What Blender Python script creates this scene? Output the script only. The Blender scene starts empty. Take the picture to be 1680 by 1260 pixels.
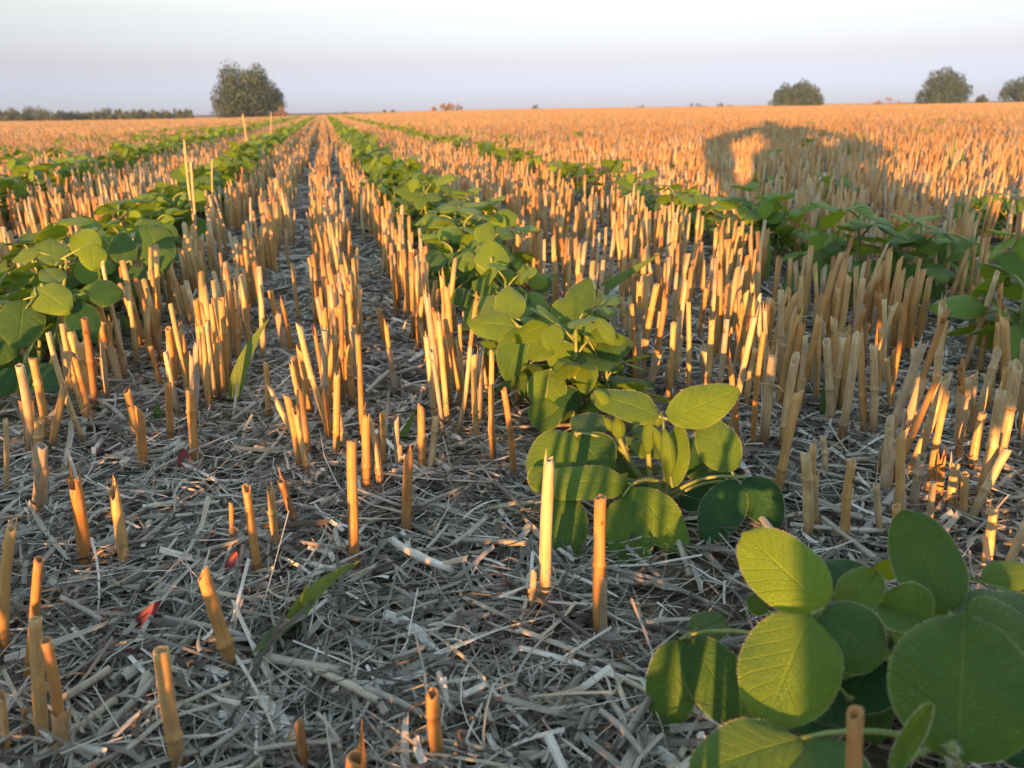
import bpy, math, random
import numpy as np
from mathutils import Vector, Matrix
random.seed(7); rng = np.random.default_rng(11)
SC = bpy.context.scene
COL = SC.collection
PI = math.pi

# ------------------------------------------------------------------ camera, sky, sun, exposure
FPX, CX, CY = 1300.0, 840.0, 630.0            # focal length and centre of the 1680 x 1260 photograph
CAM_H, PITCH, ROLL = 0.30, math.radians(19.1), math.radians(-1.0)
FWD = np.array([0, math.cos(PITCH), -math.sin(PITCH)]); UP0 = np.array([0, math.sin(PITCH), math.cos(PITCH)]); X0 = np.array([1.0, 0, 0])
RIGHT = math.cos(ROLL) * X0 + math.sin(ROLL) * UP0
UP = -math.sin(ROLL) * X0 + math.cos(ROLL) * UP0
CAM = np.array([0, 0, CAM_H])
cd = bpy.data.cameras.new('camera'); cam = bpy.data.objects.new('camera', cd); COL.objects.link(cam)
cd.sensor_width = 36.0; cd.lens = 36.0 * FPX / 1680.0; cd.clip_start = 0.01; cd.clip_end = 3000
m = Matrix.Identity(4)
for i in range(3):
    m[i][0] = RIGHT[i]; m[i][1] = UP[i]; m[i][2] = -FWD[i]; m[i][3] = CAM[i]
cam.matrix_world = m
cd.dof.use_dof = True; cd.dof.focus_distance = 0.62; cd.dof.aperture_fstop = 13.5
SC.camera = cam

SUN_AZ, SUN_EL = math.radians(16.0), math.radians(5.3)       # light travels 16 degrees to the right of the view
TRAVEL = Vector((math.sin(SUN_AZ) * math.cos(SUN_EL), math.cos(SUN_AZ) * math.cos(SUN_EL), -math.sin(SUN_EL)))
w = bpy.data.worlds.new('World'); SC.world = w; w.use_nodes = True
nt = w.node_tree; bg = nt.nodes['Background']
sky = nt.nodes.new('ShaderNodeTexSky'); sky.sky_type = 'NISHITA'; sky.sun_disc = False
sky.sun_elevation = SUN_EL; sky.sun_rotation = math.radians(180) + SUN_AZ
sky.air_density = 1.0; sky.dust_density = 0.0; sky.ozone_density = 1.0
# evening air: the horizon band is tinted lavender all the way round, paling to a washed-out white-blue above
tcw = nt.nodes.new('ShaderNodeTexCoord'); sepw = nt.nodes.new('ShaderNodeSeparateXYZ'); nt.links.new(tcw.outputs['Generated'], sepw.inputs[0])
elv = nt.nodes.new('ShaderNodeMapRange'); nt.links.new(sepw.outputs[2], elv.inputs[0]); elv.inputs[1].default_value = 0.0; elv.inputs[2].default_value = 1.0
tr = nt.nodes.new('ShaderNodeValToRGB'); tr.color_ramp.interpolation = 'LINEAR'
SKY_TINT = [(0.0, (.172, .28, 1.40)), (.0175, (.205, .308, 1.25)), (.052, (.284, .303, .71)), (.105, (.50, .455, .63)), (.174, (1.04, .77, .75)), (.342, (1.65, 1.23, 1.07)), (.707, (2.1, 1.8, 1.6)), (1.0, (2.5, 2.2, 1.95))]
while len(tr.color_ramp.elements) < len(SKY_TINT): tr.color_ramp.elements.new(.5)
for e_, (p_, c_) in zip(tr.color_ramp.elements, SKY_TINT): e_.position = p_; e_.color = (*[x / 3.0 for x in c_], 1)
nt.links.new(elv.outputs[0], tr.inputs[0])
mul = nt.nodes.new('ShaderNodeVectorMath'); mul.operation = 'MULTIPLY'; nt.links.new(sky.outputs[0], mul.inputs[0]); nt.links.new(tr.outputs[0], mul.inputs[1])
mu2 = nt.nodes.new('ShaderNodeVectorMath'); mu2.operation = 'SCALE'; mu2.inputs['Scale'].default_value = 3.0; nt.links.new(mul.outputs[0], mu2.inputs[0])
nt.links.new(mu2.outputs[0], bg.inputs[0]); bg.inputs[1].default_value = 0.12
sl = bpy.data.lights.new('sun', 'SUN'); sun = bpy.data.objects.new('sun', sl); COL.objects.link(sun)
sl.energy = 4.1; sl.angle = math.radians(0.55); sl.color = (1.0, 0.42, 0.12)
sun.rotation_mode = 'QUATERNION'; sun.rotation_quaternion = TRAVEL.to_track_quat('-Z', 'Y'); sun.location = (-3, -9, 3)
SC.view_settings.view_transform = 'Standard'; SC.view_settings.look = 'None'
SC.view_settings.gamma = 1; SC.view_settings.use_curve_mapping = False
SC.view_settings.exposure = 1.9
SC.cycles.max_bounces = 8; SC.cycles.transparent_max_bounces = 6
try: SC.cycles.use_denoising = True
except Exception: pass

# ------------------------------------------------------------------ helpers
def ray(px, py):
    return RIGHT * ((px - CX) / FPX) - UP * ((py - CY) / FPX) + FWD
def at(px, py, d):                                  # point seen at a photo pixel, d metres along the view axis
    return CAM + ray(px, py) * d
def on_ground(px, py, z=0.0):
    r = ray(px, py); return CAM + r * ((CAM_H - z) / -r[2])
def project(P):                                     # -> photo pixels and depth (arrays)
    Q = np.asarray(P, float) - CAM
    d = Q @ FWD; d = np.where(np.abs(d) < 1e-6, 1e-6, d)
    return CX + FPX * (Q @ RIGHT) / d, CY - FPX * (Q @ UP) / d, d
ROW_A = math.radians(12.4)
ALONG = np.array([-math.sin(ROW_A), math.cos(ROW_A), 0]); ACROSS = np.array([math.cos(ROW_A), math.sin(ROW_A), 0])

def unit(v):
    v = np.asarray(v, float); return v / (np.linalg.norm(v) + 1e-12)

def make_mesh(name, V, quads=None, tris=None, uv=None, attrs=None, mat=None, smooth=True):
    me = bpy.data.meshes.new(name)
    V = np.ascontiguousarray(V, dtype=np.float32)
    loops, starts, tot = [], [], 0
    for F in (quads, tris):
        if F is None or len(F) == 0: continue
        F = np.asarray(F, dtype=np.int32); k = F.shape[1]
        loops.append(F.ravel()); starts.append(tot + np.arange(len(F), dtype=np.int32) * k); tot += F.size
    L = np.concatenate(loops); S = np.concatenate(starts)
    me.vertices.add(len(V)); me.vertices.foreach_set('co', V.ravel())
    me.loops.add(len(L)); me.loops.foreach_set('vertex_index', L)
    me.polygons.add(len(S)); me.polygons.foreach_set('loop_start', S.astype(np.int32))
    if smooth: me.polygons.foreach_set('use_smooth', np.ones(len(S), dtype=bool))
    if uv is not None:
        l = me.uv_layers.new(name='UVMap'); l.data.foreach_set('uv', np.asarray(uv, np.float32)[L].ravel())
    for k, a in (attrs or {}).items():
        t = me.attributes.new(k, 'FLOAT', 'POINT'); t.data.foreach_set('value', np.asarray(a, np.float32))
    me.update(calc_edges=True)
    if mat: me.materials.append(mat)
    return me

def link(name, me, parent=None, loc=None, M=None, **props):
    o = bpy.data.objects.new(name, me); COL.objects.link(o)
    if parent is not None: o.parent = parent
    if M is not None: o.matrix_local = M
    elif loc is not None: o.location = loc
    for k, v in props.items(): o[k] = v
    return o

class Bag:                                           # collects small pieces that belong to one mesh
    def __init__(s): s.V, s.Q, s.T, s.U, s.A, s.n = [], [], [], [], {}, 0
    def add(s, V, Q=None, T=None, uv=None, **attrs):
        V = np.asarray(V, float); n = len(V)
        s.V.append(V); s.U.append(np.zeros((n, 2)) if uv is None else np.asarray(uv, float))
        if Q is not None and len(Q): s.Q.append(np.asarray(Q) + s.n)
        if T is not None and len(T): s.T.append(np.asarray(T) + s.n)
        for k, a in attrs.items(): s.A.setdefault(k, []).append(np.broadcast_to(np.asarray(a, float), (n,)))
        s.n += n
    def mesh(s, name, mat, smooth=True):
        return make_mesh(name, np.concatenate(s.V), np.concatenate(s.Q) if s.Q else None, np.concatenate(s.T) if s.T else None,
                         np.concatenate(s.U), {k: np.concatenate(a) for k, a in s.A.items()}, mat, smooth)

def frame_of(d):
    d = unit(d); h = np.array([0, 0, 1.0]) if abs(d[2]) < .9 else np.array([1.0, 0, 0])
    a = unit(np.cross(d, h)); return a, np.cross(d, a)

def tube(pts, radii, n=8, cap=True):
    pts = np.asarray(pts, float); K = len(pts); V, U = [], []
    for i, p in enumerate(pts):
        a, b = frame_of(pts[min(i + 1, K - 1)] - pts[max(i - 1, 0)])
        for j in range(n):
            t = 2 * PI * j / n
            V.append(p + radii[i] * (a * math.cos(t) + b * math.sin(t))); U.append((j / n, i / (K - 1)))
    Q = [(i * n + j, i * n + (j + 1) % n, (i + 1) * n + (j + 1) % n, (i + 1) * n + j) for i in range(K - 1) for j in range(n)]
    T = []
    if cap:
        for e, i in ((0, 0), (1, K - 1)):
            c = len(V); V.append(pts[i]); U.append((0, i / (K - 1)))
            T += [(c, i * n + (j + 1) % n, i * n + j) if e == 0 else (c, i * n + j, i * n + (j + 1) % n) for j in range(n)]
    return np.array(V), Q, T, np.array(U)

def curve_pts(a, b, sag, k=6):
    a, b = np.asarray(a, float), np.asarray(b, float); t = np.linspace(0, 1, k)[:, None]
    return a + (b - a) * t + np.asarray(sag, float) * (4 * t * (1 - t))

# ------------------------------------------------------------------ materials
def new_mat(name):
    M = bpy.data.materials.new(name); M.use_nodes = True; N = M.node_tree
    return M, N, N.nodes['Principled BSDF']
def node(N, kind, **kw):
    n = N.nodes.new(kind)
    for k, v in kw.items(): setattr(n, k, v)
    return n
def math_n(N, op, a, b=None, c=None):
    n = node(N, 'ShaderNodeMath', operation=op)
    for i, x in enumerate((a, b, c)):
        if x is None: continue
        if isinstance(x, (int, float)): n.inputs[i].default_value = x
        else: N.links.new(x, n.inputs[i])
    return n.outputs[0]
def ramp(N, fac, stops):
    r = node(N, 'ShaderNodeValToRGB'); e = r.color_ramp.elements
    while len(e) < len(stops): e.new(0.5)
    for el, (p, c) in zip(e, stops): el.position = p; el.color = (*c, 1) if len(c) == 3 else c
    N.links.new(fac, r.inputs[0]); return r.outputs[0]
def mix(N, fac, a, b, mode='MIX'):
    n = node(N, 'ShaderNodeMix', data_type='RGBA', blend_type=mode)
    for s, x in ((n.inputs[0], fac), (n.inputs[6], a), (n.inputs[7], b)):
        if isinstance(x, (int, float)): s.default_value = x
        elif isinstance(x, tuple): s.default_value = (*x, 1)
        else: N.links.new(x, s)
    return n.outputs[2]
def attr(N, name): return node(N, 'ShaderNodeAttribute', attribute_name=name).outputs['Fac']
def noise(N, vec, scale, detail=3, rough=.55):
    n = node(N, 'ShaderNodeTexNoise'); n.inputs['Scale'].default_value = scale; n.inputs['Detail'].default_value = detail
    n.inputs['Roughness'].default_value = rough
    if vec is not None: N.links.new(vec, n.inputs['Vector'])
    return n.outputs['Fac']
def mapping(N, vec, scale):
    n = node(N, 'ShaderNodeMapping'); n.inputs['Scale'].default_value = scale; N.links.new(vec, n.inputs['Vector']); return n.outputs[0]
def bump(N, h, strength, dist, target):
    b = node(N, 'ShaderNodeBump'); b.inputs['Strength'].default_value = strength; b.inputs['Distance'].default_value = dist
    N.links.new(h, b.inputs['Height']); N.links.new(b.outputs[0], target.inputs['Normal'])

def straw_material(name, stops, dirt_col, rough=.5, streak=.5, transl=0.0):
    M, N, P = new_mat(name)
    tc = node(N, 'ShaderNodeTexCoord')
    col = ramp(N, attr(N, 'tint'), stops)
    off = node(N, 'ShaderNodeCombineXYZ'); N.links.new(math_n(N, 'MULTIPLY', attr(N, 'tint'), 37.0), off.inputs[2])
    add = node(N, 'ShaderNodeVectorMath', operation='ADD'); N.links.new(tc.outputs['UV'], add.inputs[0]); N.links.new(off.outputs[0], add.inputs[1])
    fib = noise(N, mapping(N, add.outputs[0], (22, 1.2, 1)), 1.0, 4, .65)          # fibres along the straw
    blot = noise(N, mapping(N, add.outputs[0], (2.0, 3.5, 1)), 1.6, 3, .6)           # weathering blotches
    k = math_n(N, 'ADD', math_n(N, 'MULTIPLY', math_n(N, 'SUBTRACT', fib, .5), streak * 2.4), 1.0)
    k2 = math_n(N, 'ADD', math_n(N, 'MULTIPLY', math_n(N, 'SUBTRACT', blot, .5), 1.1), 1.0)
    g = node(N, 'ShaderNodeCombineColor'); kk = math_n(N, 'MULTIPLY', k, k2)
    for i in range(3): N.links.new(kk, g.inputs[i])
    col = mix(N, 1.0, col, g.outputs[0], 'MULTIPLY')
    wea = noise(N, mapping(N, add.outputs[0], (3.0, 2.2, 1)), 2.3, 4, .65)
    col = mix(N, ramp(N, wea, [(.54, (0, 0, 0)), (.68, (.55, .55, .55))]), col, (.30, .265, .215))       # grey weathered patches
    sep = node(N, 'ShaderNodeSeparateXYZ'); N.links.new(tc.outputs['UV'], sep.inputs[0])
    low = node(N, 'ShaderNodeMapRange', interpolation_type='SMOOTHSTEP'); N.links.new(sep.outputs[1], low.inputs[0])
    for i, x in ((1, .0), (2, .5), (3, 1.0), (4, 0.0)): low.inputs[i].default_value = x
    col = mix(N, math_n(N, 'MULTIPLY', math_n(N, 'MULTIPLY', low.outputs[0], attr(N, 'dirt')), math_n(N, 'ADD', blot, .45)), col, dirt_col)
    N.links.new(col, P.inputs['Base Color']); P.inputs['Roughness'].default_value = rough
    P.inputs['Specular IOR Level'].default_value = .35
    bump(N, fib, .35, .0006, P)
    if transl:
        T = node(N, 'ShaderNodeBsdfTranslucent'); N.links.new(col, T.inputs[0])
        S = node(N, 'ShaderNodeMixShader'); S.inputs[0].default_value = transl
        N.links.new(P.outputs[0], S.inputs[1]); N.links.new(T.outputs[0], S.inputs[2])
        N.links.new(S.outputs[0], N.nodes['Material Output'].inputs[0])
    return M
STOPS_STALK = [(0, (.31, .27, .20)), (.25, (.54, .41, .22)), (.5, (.50, .315, .115)), (.75, (.45, .225, .07)), (1, (.25, .125, .05))]
STALK = straw_material('stubble_straw', STOPS_STALK, (.17, .085, .035))
SHEATH = straw_material('dry_leaf_sheath', [(0, (.40, .35, .28)), (.5, (.62, .47, .28)), (1, (.55, .34, .16))], (.3, .2, .1), .6, .3, .2)
LITTER = straw_material('chopped_straw', [(0, (.055, .045, .036)), (.18, (.10, .085, .066)), (.38, (.225, .205, .172)), (.55, (.40, .375, .32)), (.68, (.47, .415, .295)), (.82, (.66, .63, .555)), (1, (.80, .77, .68))], (.1, .07, .05), .42, .3, .1)

def ground_material():
    M, N, P = new_mat('soil_with_straw_dust')
    tc = node(N, 'ShaderNodeTexCoord'); o = tc.outputs['Object']
    n1 = noise(N, o, 55, 6, .7); n2 = noise(N, mapping(N, o, (1, .25, 1)), 420, 3, .6); n3 = noise(N, o, 2.2, 4, .6)
    col = ramp(N, n1, [(.3, (.030, .024, .020)), (.5, (.075, .058, .044)), (.62, (.16, .125, .085)), (.8, (.27, .21, .14))])
    col = mix(N, ramp(N, n2, [(.55, (0, 0, 0)), (.7, (.6, .6, .6))]), col, (.36, .29, .20))
    col = mix(N, math_n(N, 'MULTIPLY', n3, .45), col, (.33, .24, .14))
    N.links.new(col, P.inputs['Base Color']); P.inputs['Roughness'].default_value = .95; P.inputs['Specular IOR Level'].default_value = .1
    bump(N, n1, .6, .01, P); return M

def leaf_material(name, c_young_lit, c_old_shaded, tr_young_lit, tr_old_shaded, transl=.32):
    M, N, P = new_mat(name)
    tc = node(N, 'ShaderNodeTexCoord'); sep = node(N, 'ShaderNodeSeparateXYZ'); N.links.new(tc.outputs['UV'], sep.inputs[0])
    ax = math_n(N, 'ABSOLUTE', sep.outputs[0]); t = sep.outputs[1]
    rib = node(N, 'ShaderNodeMapRange'); N.links.new(ax, rib.inputs[0])
    for i, x in ((1, .012), (2, .05), (3, 1), (4, 0)): rib.inputs[i].default_value = x
    ph = math_n(N, 'FRACT', math_n(N, 'MULTIPLY', math_n(N, 'SUBTRACT', t, math_n(N, 'MULTIPLY', math_n(N, 'POWER', ax, .8), .30)), 7.5))
    dl = math_n(N, 'ABSOLUTE', math_n(N, 'SUBTRACT', ph, .5))
    lat = node(N, 'ShaderNodeMapRange'); N.links.new(dl, lat.inputs[0])
    for i, x in ((1, .0), (2, .075), (3, .75), (4, 0)): lat.inputs[i].default_value = x
    vein = math_n(N, 'MAXIMUM', rib.outputs[0], lat.outputs[0])
    net = node(N, 'ShaderNodeTexVoronoi', feature='DISTANCE_TO_EDGE'); net.inputs['Scale'].default_value = 16
    N.links.new(mapping(N, tc.outputs['UV'], (1.0, 2.0, 1)), net.inputs['Vector'])
    blot = noise(N, tc.outputs['Object'], 60, 4, .6)
    oi = node(N, 'ShaderNodeObjectInfo')
    fac = math_n(N, 'ADD', attr(N, 'tint'), math_n(N, 'MULTIPLY', math_n(N, 'SUBTRACT', oi.outputs['Random'], .5), .25))
    fac = math_n(N, 'ADD', fac, math_n(N, 'MULTIPLY', math_n(N, 'SUBTRACT', blot, .5), .5))
    col = ramp(N, fac, [(0, c_old_shaded), (1, c_young_lit)]); trc = ramp(N, fac, [(0, tr_old_shaded), (1, tr_young_lit)])
    vm = math_n(N, 'MULTIPLY', vein, .36)
    light = mix(N, 1.0, col, (2.0, 1.7, 2.1), 'MULTIPLY')
    col = mix(N, vm, col, light); trc = mix(N, math_n(N, 'MULTIPLY', vein, .3), trc, (.5, .55, .15))
    speck = noise(N, tc.outputs['Object'], 420, 2, .5)
    col = mix(N, ramp(N, speck, [(.70, (0, 0, 0)), (.76, (.5, .5, .5))]), col, (.34, .36, .20))        # dust and pale flecks
    edge = node(N, 'ShaderNodeMapRange'); N.links.new(ax, edge.inputs[0])
    for i, x in ((1, .94), (2, 1.0), (3, 0), (4, .55)): edge.inputs[i].default_value = x
    col = mix(N, edge.outputs[0], col, (.26, .32, .10))                            # pale downy margin
    N.links.new(col, P.inputs['Base Color']); P.inputs['Roughness'].default_value = .48; P.inputs['Specular IOR Level'].default_value = .32
    P.inputs['Sheen Weight'].default_value = .03; P.inputs['Sheen Roughness'].default_value = .4
    hgt = math_n(N, 'SUBTRACT', math_n(N, 'MULTIPLY', math_n(N, 'MINIMUM', net.outputs['Distance'], .12), 2.5), math_n(N, 'MULTIPLY', vein, .8))
    bump(N, hgt, .7, .0016, P)
    T = node(N, 'ShaderNodeBsdfTranslucent'); N.links.new(trc, T.inputs[0])
    S = node(N, 'ShaderNodeMixShader'); S.inputs[0].default_value = transl
    N.links.new(P.outputs[0], S.inputs[1]); N.links.new(T.outputs[0], S.inputs[2]); N.links.new(S.outputs[0], N.nodes['Material Output'].inputs[0])
    return M
LEAF = leaf_material('soybean_leaf', (.155, .275, .020), (.014, .080, .026), (.46, .52, .02), (.08, .22, .02), .27)  # bright tone for young and sunlit leaves, dark tone for old and shaded
GRASS = leaf_material('grass_blade', (.24, .33, .06), (.05, .15, .05), (.35, .45, .08), (.12, .28, .05))

def simple_mat(name, c1, c2, scale, rough=.6, transl=0, bumpd=.0, tinted=False):
    M, N, P = new_mat(name); tc = node(N, 'ShaderNodeTexCoord')
    n = noise(N, tc.outputs['Object'], scale, 4, .6)
    if tinted: n = math_n(N, 'ADD', math_n(N, 'MULTIPLY', n, .4), math_n(N, 'MULTIPLY', attr(N, 'tint'), .6))
    col = ramp(N, n, [(.3, c1), (.7, c2)]); N.links.new(col, P.inputs['Base Color']); P.inputs['Roughness'].default_value = rough
    if bumpd: bump(N, n, .6, bumpd, P)
    if transl:
        T = node(N, 'ShaderNodeBsdfTranslucent'); N.links.new(col, T.inputs[0]); S = node(N, 'ShaderNodeMixShader'); S.inputs[0].default_value = transl
        N.links.new(P.outputs[0], S.inputs[1]); N.links.new(T.outputs[0], S.inputs[2]); N.links.new(S.outputs[0], N.nodes['Material Output'].inputs[0])
    return M
STEM = simple_mat('soybean_stem', (.16, .24, .06), (.30, .36, .12), 90, .6, .15)
HAIR = simple_mat('plant_hair', (.55, .55, .38), (.75, .72, .52), 40, .5, .4)
RED = simple_mat('red_leaf', (.13, .014, .024), (.26, .045, .055), 120, .5, .25)
SOIL = ground_material()

# ------------------------------------------------------------------ ground: one sheet to the horizon
def gz(x, y):                                        # low clods and dips near the camera, flat far away
    x = np.asarray(x, float); y = np.asarray(y, float)
    r = np.hypot(x, y); f = np.exp(-r / 6)
    roll = (1 - np.exp(-(r / 70) ** 2)) * (.20 * np.sin(x * .045 + 1.0) + .10 * np.sin(x * .11 + y * .02))     # slight swells far out
    return roll + f * (.005 * np.sin(9.1 * x + 1.3) * np.sin(7.3 * y + .4) + .0035 * np.sin(23 * x + 5 * y) * np.sin(19 * y - 7 * x + 2) + .002 * np.sin(51 * x - 13 * y) * np.sin(47 * y + 11 * x))
s = np.linspace(-1, 1, 261); g = np.sinh(s * 7.2) / np.sinh(7.2) * 1500
gx, gy = np.meshgrid(g, g); gV = np.stack([gx, gy, gz(gx, gy)], -1).reshape(-1, 3); n = len(g)
idx = np.arange(n * n).reshape(n, n)
gQ = np.stack([idx[:-1, :-1], idx[:-1, 1:], idx[1:, 1:], idx[1:, :-1]], -1).reshape(-1, 4)
link('ground', make_mesh('ground', gV, gQ, mat=SOIL), kind='structure', label='dark soil of the harvested field under a mat of chopped straw')

# ------------------------------------------------------------------ stubble stalks
GROUP_STALK = 'cut straw stalks standing in the stubble field'
def stalk_mesh(vec, r, tint, dirt, cut, bend, nodes, n=10):
    """hollow cut straw from the origin to vec; nodes = heights of swollen joints"""
    vec = np.asarray(vec, float); L = np.linalg.norm(vec); d = vec / L; a, b = frame_of(d)
    ts = sorted(set([-.12, 0, .14, .3, .46, .62, .8, .93, 1.0] + [k + e for k in nodes for e in (-.018, 0, .018)]))
    ph = random.random() * 6; sl = {'slanted': random.uniform(.5, 1.25), 'level': .15, 'ragged': .4, 'split': .5}[cut]; sa = random.random() * 2 * PI
    flat = random.uniform(.8, 1.0); V, U, D = [], [], []
    def centre(t): return d * (L * t) + (a * math.cos(ph) + b * math.sin(ph)) * bend * L * (4 * t * (1 - t) if t > 0 else 0)
    for t in ts:
        rr = r * (1.06 - .1 * t) * (1.0 + (.28 if any(abs(t - k) < 1e-6 for k in nodes) else 0)) * (1 + .03 * math.sin(t * 17 + ph))
        for j in range(n):
            th = 2 * PI * j / n; p = centre(t) + rr * (a * math.cos(th) + flat * b * math.sin(th))
            if t == 1.0:
                p = p + d * (sl * r * math.cos(th - sa) + (random.uniform(-1, 1.2) * r * (1.3 if cut == 'ragged' else .18)))
                if cut == 'split' and abs(((th - sa + PI) % (2 * PI)) - PI) < .6: p = p - d * r * 5 - (a * math.cos(th) + b * math.sin(th)) * r * .3
            V.append(p); U.append((j / n, max(t, 0)))
    K = len(ts); Q = [(i * n + j, i * n + (j + 1) % n, (i + 1) * n + (j + 1) % n, (i + 1) * n + j) for i in range(K - 1) for j in range(n)]
    top = (K - 1) * n; c1 = centre(1.0); off = len(V)
    for depth in (0, 1):                              # rim and the inner wall of the hollow
        for j in range(n):
            p = np.array(V[top + j]); e = p - c1; e2 = e - d * (e @ d)
            V.append(p - e2 * .3 - d * (depth * r * 4.0)); U.append((j / n, .15 if depth else .9))
    for k in (0, 1):
        o0 = top if k == 0 else off; o1 = off + (0 if k == 0 else n)
        Q += [(o0 + j, o0 + (j + 1) % n, o1 + (j + 1) % n, o1 + j) for j in range(n)]
    c = len(V); V.append(c1 - d * r * 4.2); U.append((0, 0)); T = [(c, off + n + j, off + n + (j + 1) % n) for j in range(n)]
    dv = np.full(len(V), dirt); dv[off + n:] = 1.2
    if cut in ('ragged', 'split') or random.random() < .3:                             # torn fibres left on the rim
        for _ in range(random.randint(1, 3)):
            j = random.randrange(n); p = np.array(V[top + j]); q = np.array(V[top + (j + 1) % n]); e = (p + q) / 2 + d * r * random.uniform(1.5, 4) + (p - c1) * random.uniform(-.2, .6)
            V += [p, q, e]; U += [(.1, .8), (.2, .8), (.15, 1)]; T.append((len(V) - 3, len(V) - 2, len(V) - 1)); dv = np.append(dv, [dirt * .3] * 3)
    N_ = len(V)
    return make_mesh('stubble_stalk', V, Q, T, U, {'tint': np.full(N_, tint), 'dirt': dv}, STALK), (d, a, b, centre)

def sheath_mesh(L, r, frame, tint, style):
    d, a, b, centre = frame; B = Bag(); th0 = random.random() * 6.28
    if style == 0:                                    # sheath wrapped round the straw, edge lifting at the top
        n, k = 7, 6; V, U = [], []
        t0, t1 = .02, random.uniform(.45, .8)
        for i in range(k):
            t = t0 + (t1 - t0) * i / (k - 1)
            for j in range(n):
                f = j / (n - 1); th = th0 + f * (4.6 - 1.5 * i / k) + .5 * i / k; lift = 1.14 + (.9 * (i / (k - 1)) ** 3 * f ** 2)
                V.append(centre(t) + r * lift * (a * math.cos(th) + b * math.sin(th)) + d * (random.uniform(-1, 1) * r * .8 if i == k - 1 else 0)); U.append((f, t))
    else:                                             # dry blade peeling away and hanging
        n, k = 3, 8; V, U = [], []
        t0 = random.uniform(.3, .75); out = a * math.cos(th0) + b * math.sin(th0); sd = np.cross(d, out); ln = random.uniform(.3, .6) * L
        dr = random.uniform(.2, 1.2)
        for i in range(k):
            f = i / (k - 1); p = centre(t0) + out * (r + ln * (f ** 1.2) * .6) + d * (ln * (.6 * f - dr * f * f))
            for j in (-1, 0, 1):
                V.append(p + (sd * math.cos(f * 3) + out * math.sin(f * 3) * .5) * j * r * 1.2 * (1 - f) ** .6 + out * (abs(j) * r * .3)); U.append((j * .5 + .5, f))
    Q = [(i * n + j, i * n + j + 1, (i + 1) * n + j + 1, (i + 1) * n + j) for i in range(k - 1) for j in range(n - 1)]
    return make_mesh('leaf_sheath', V, Q, None, U, {'tint': np.full(len(V), tint), 'dirt': np.full(len(V), .2)}, SHEATH)

TONE = {'y': (.03, .12, 'grey weathered'), 'p': (.18, .30, 'pale straw-coloured'), 'g': (.42, .58, 'golden'), 'o': (.66, .8, 'orange-tan'), 'd': (.86, .97, 'dark brown')}
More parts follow.
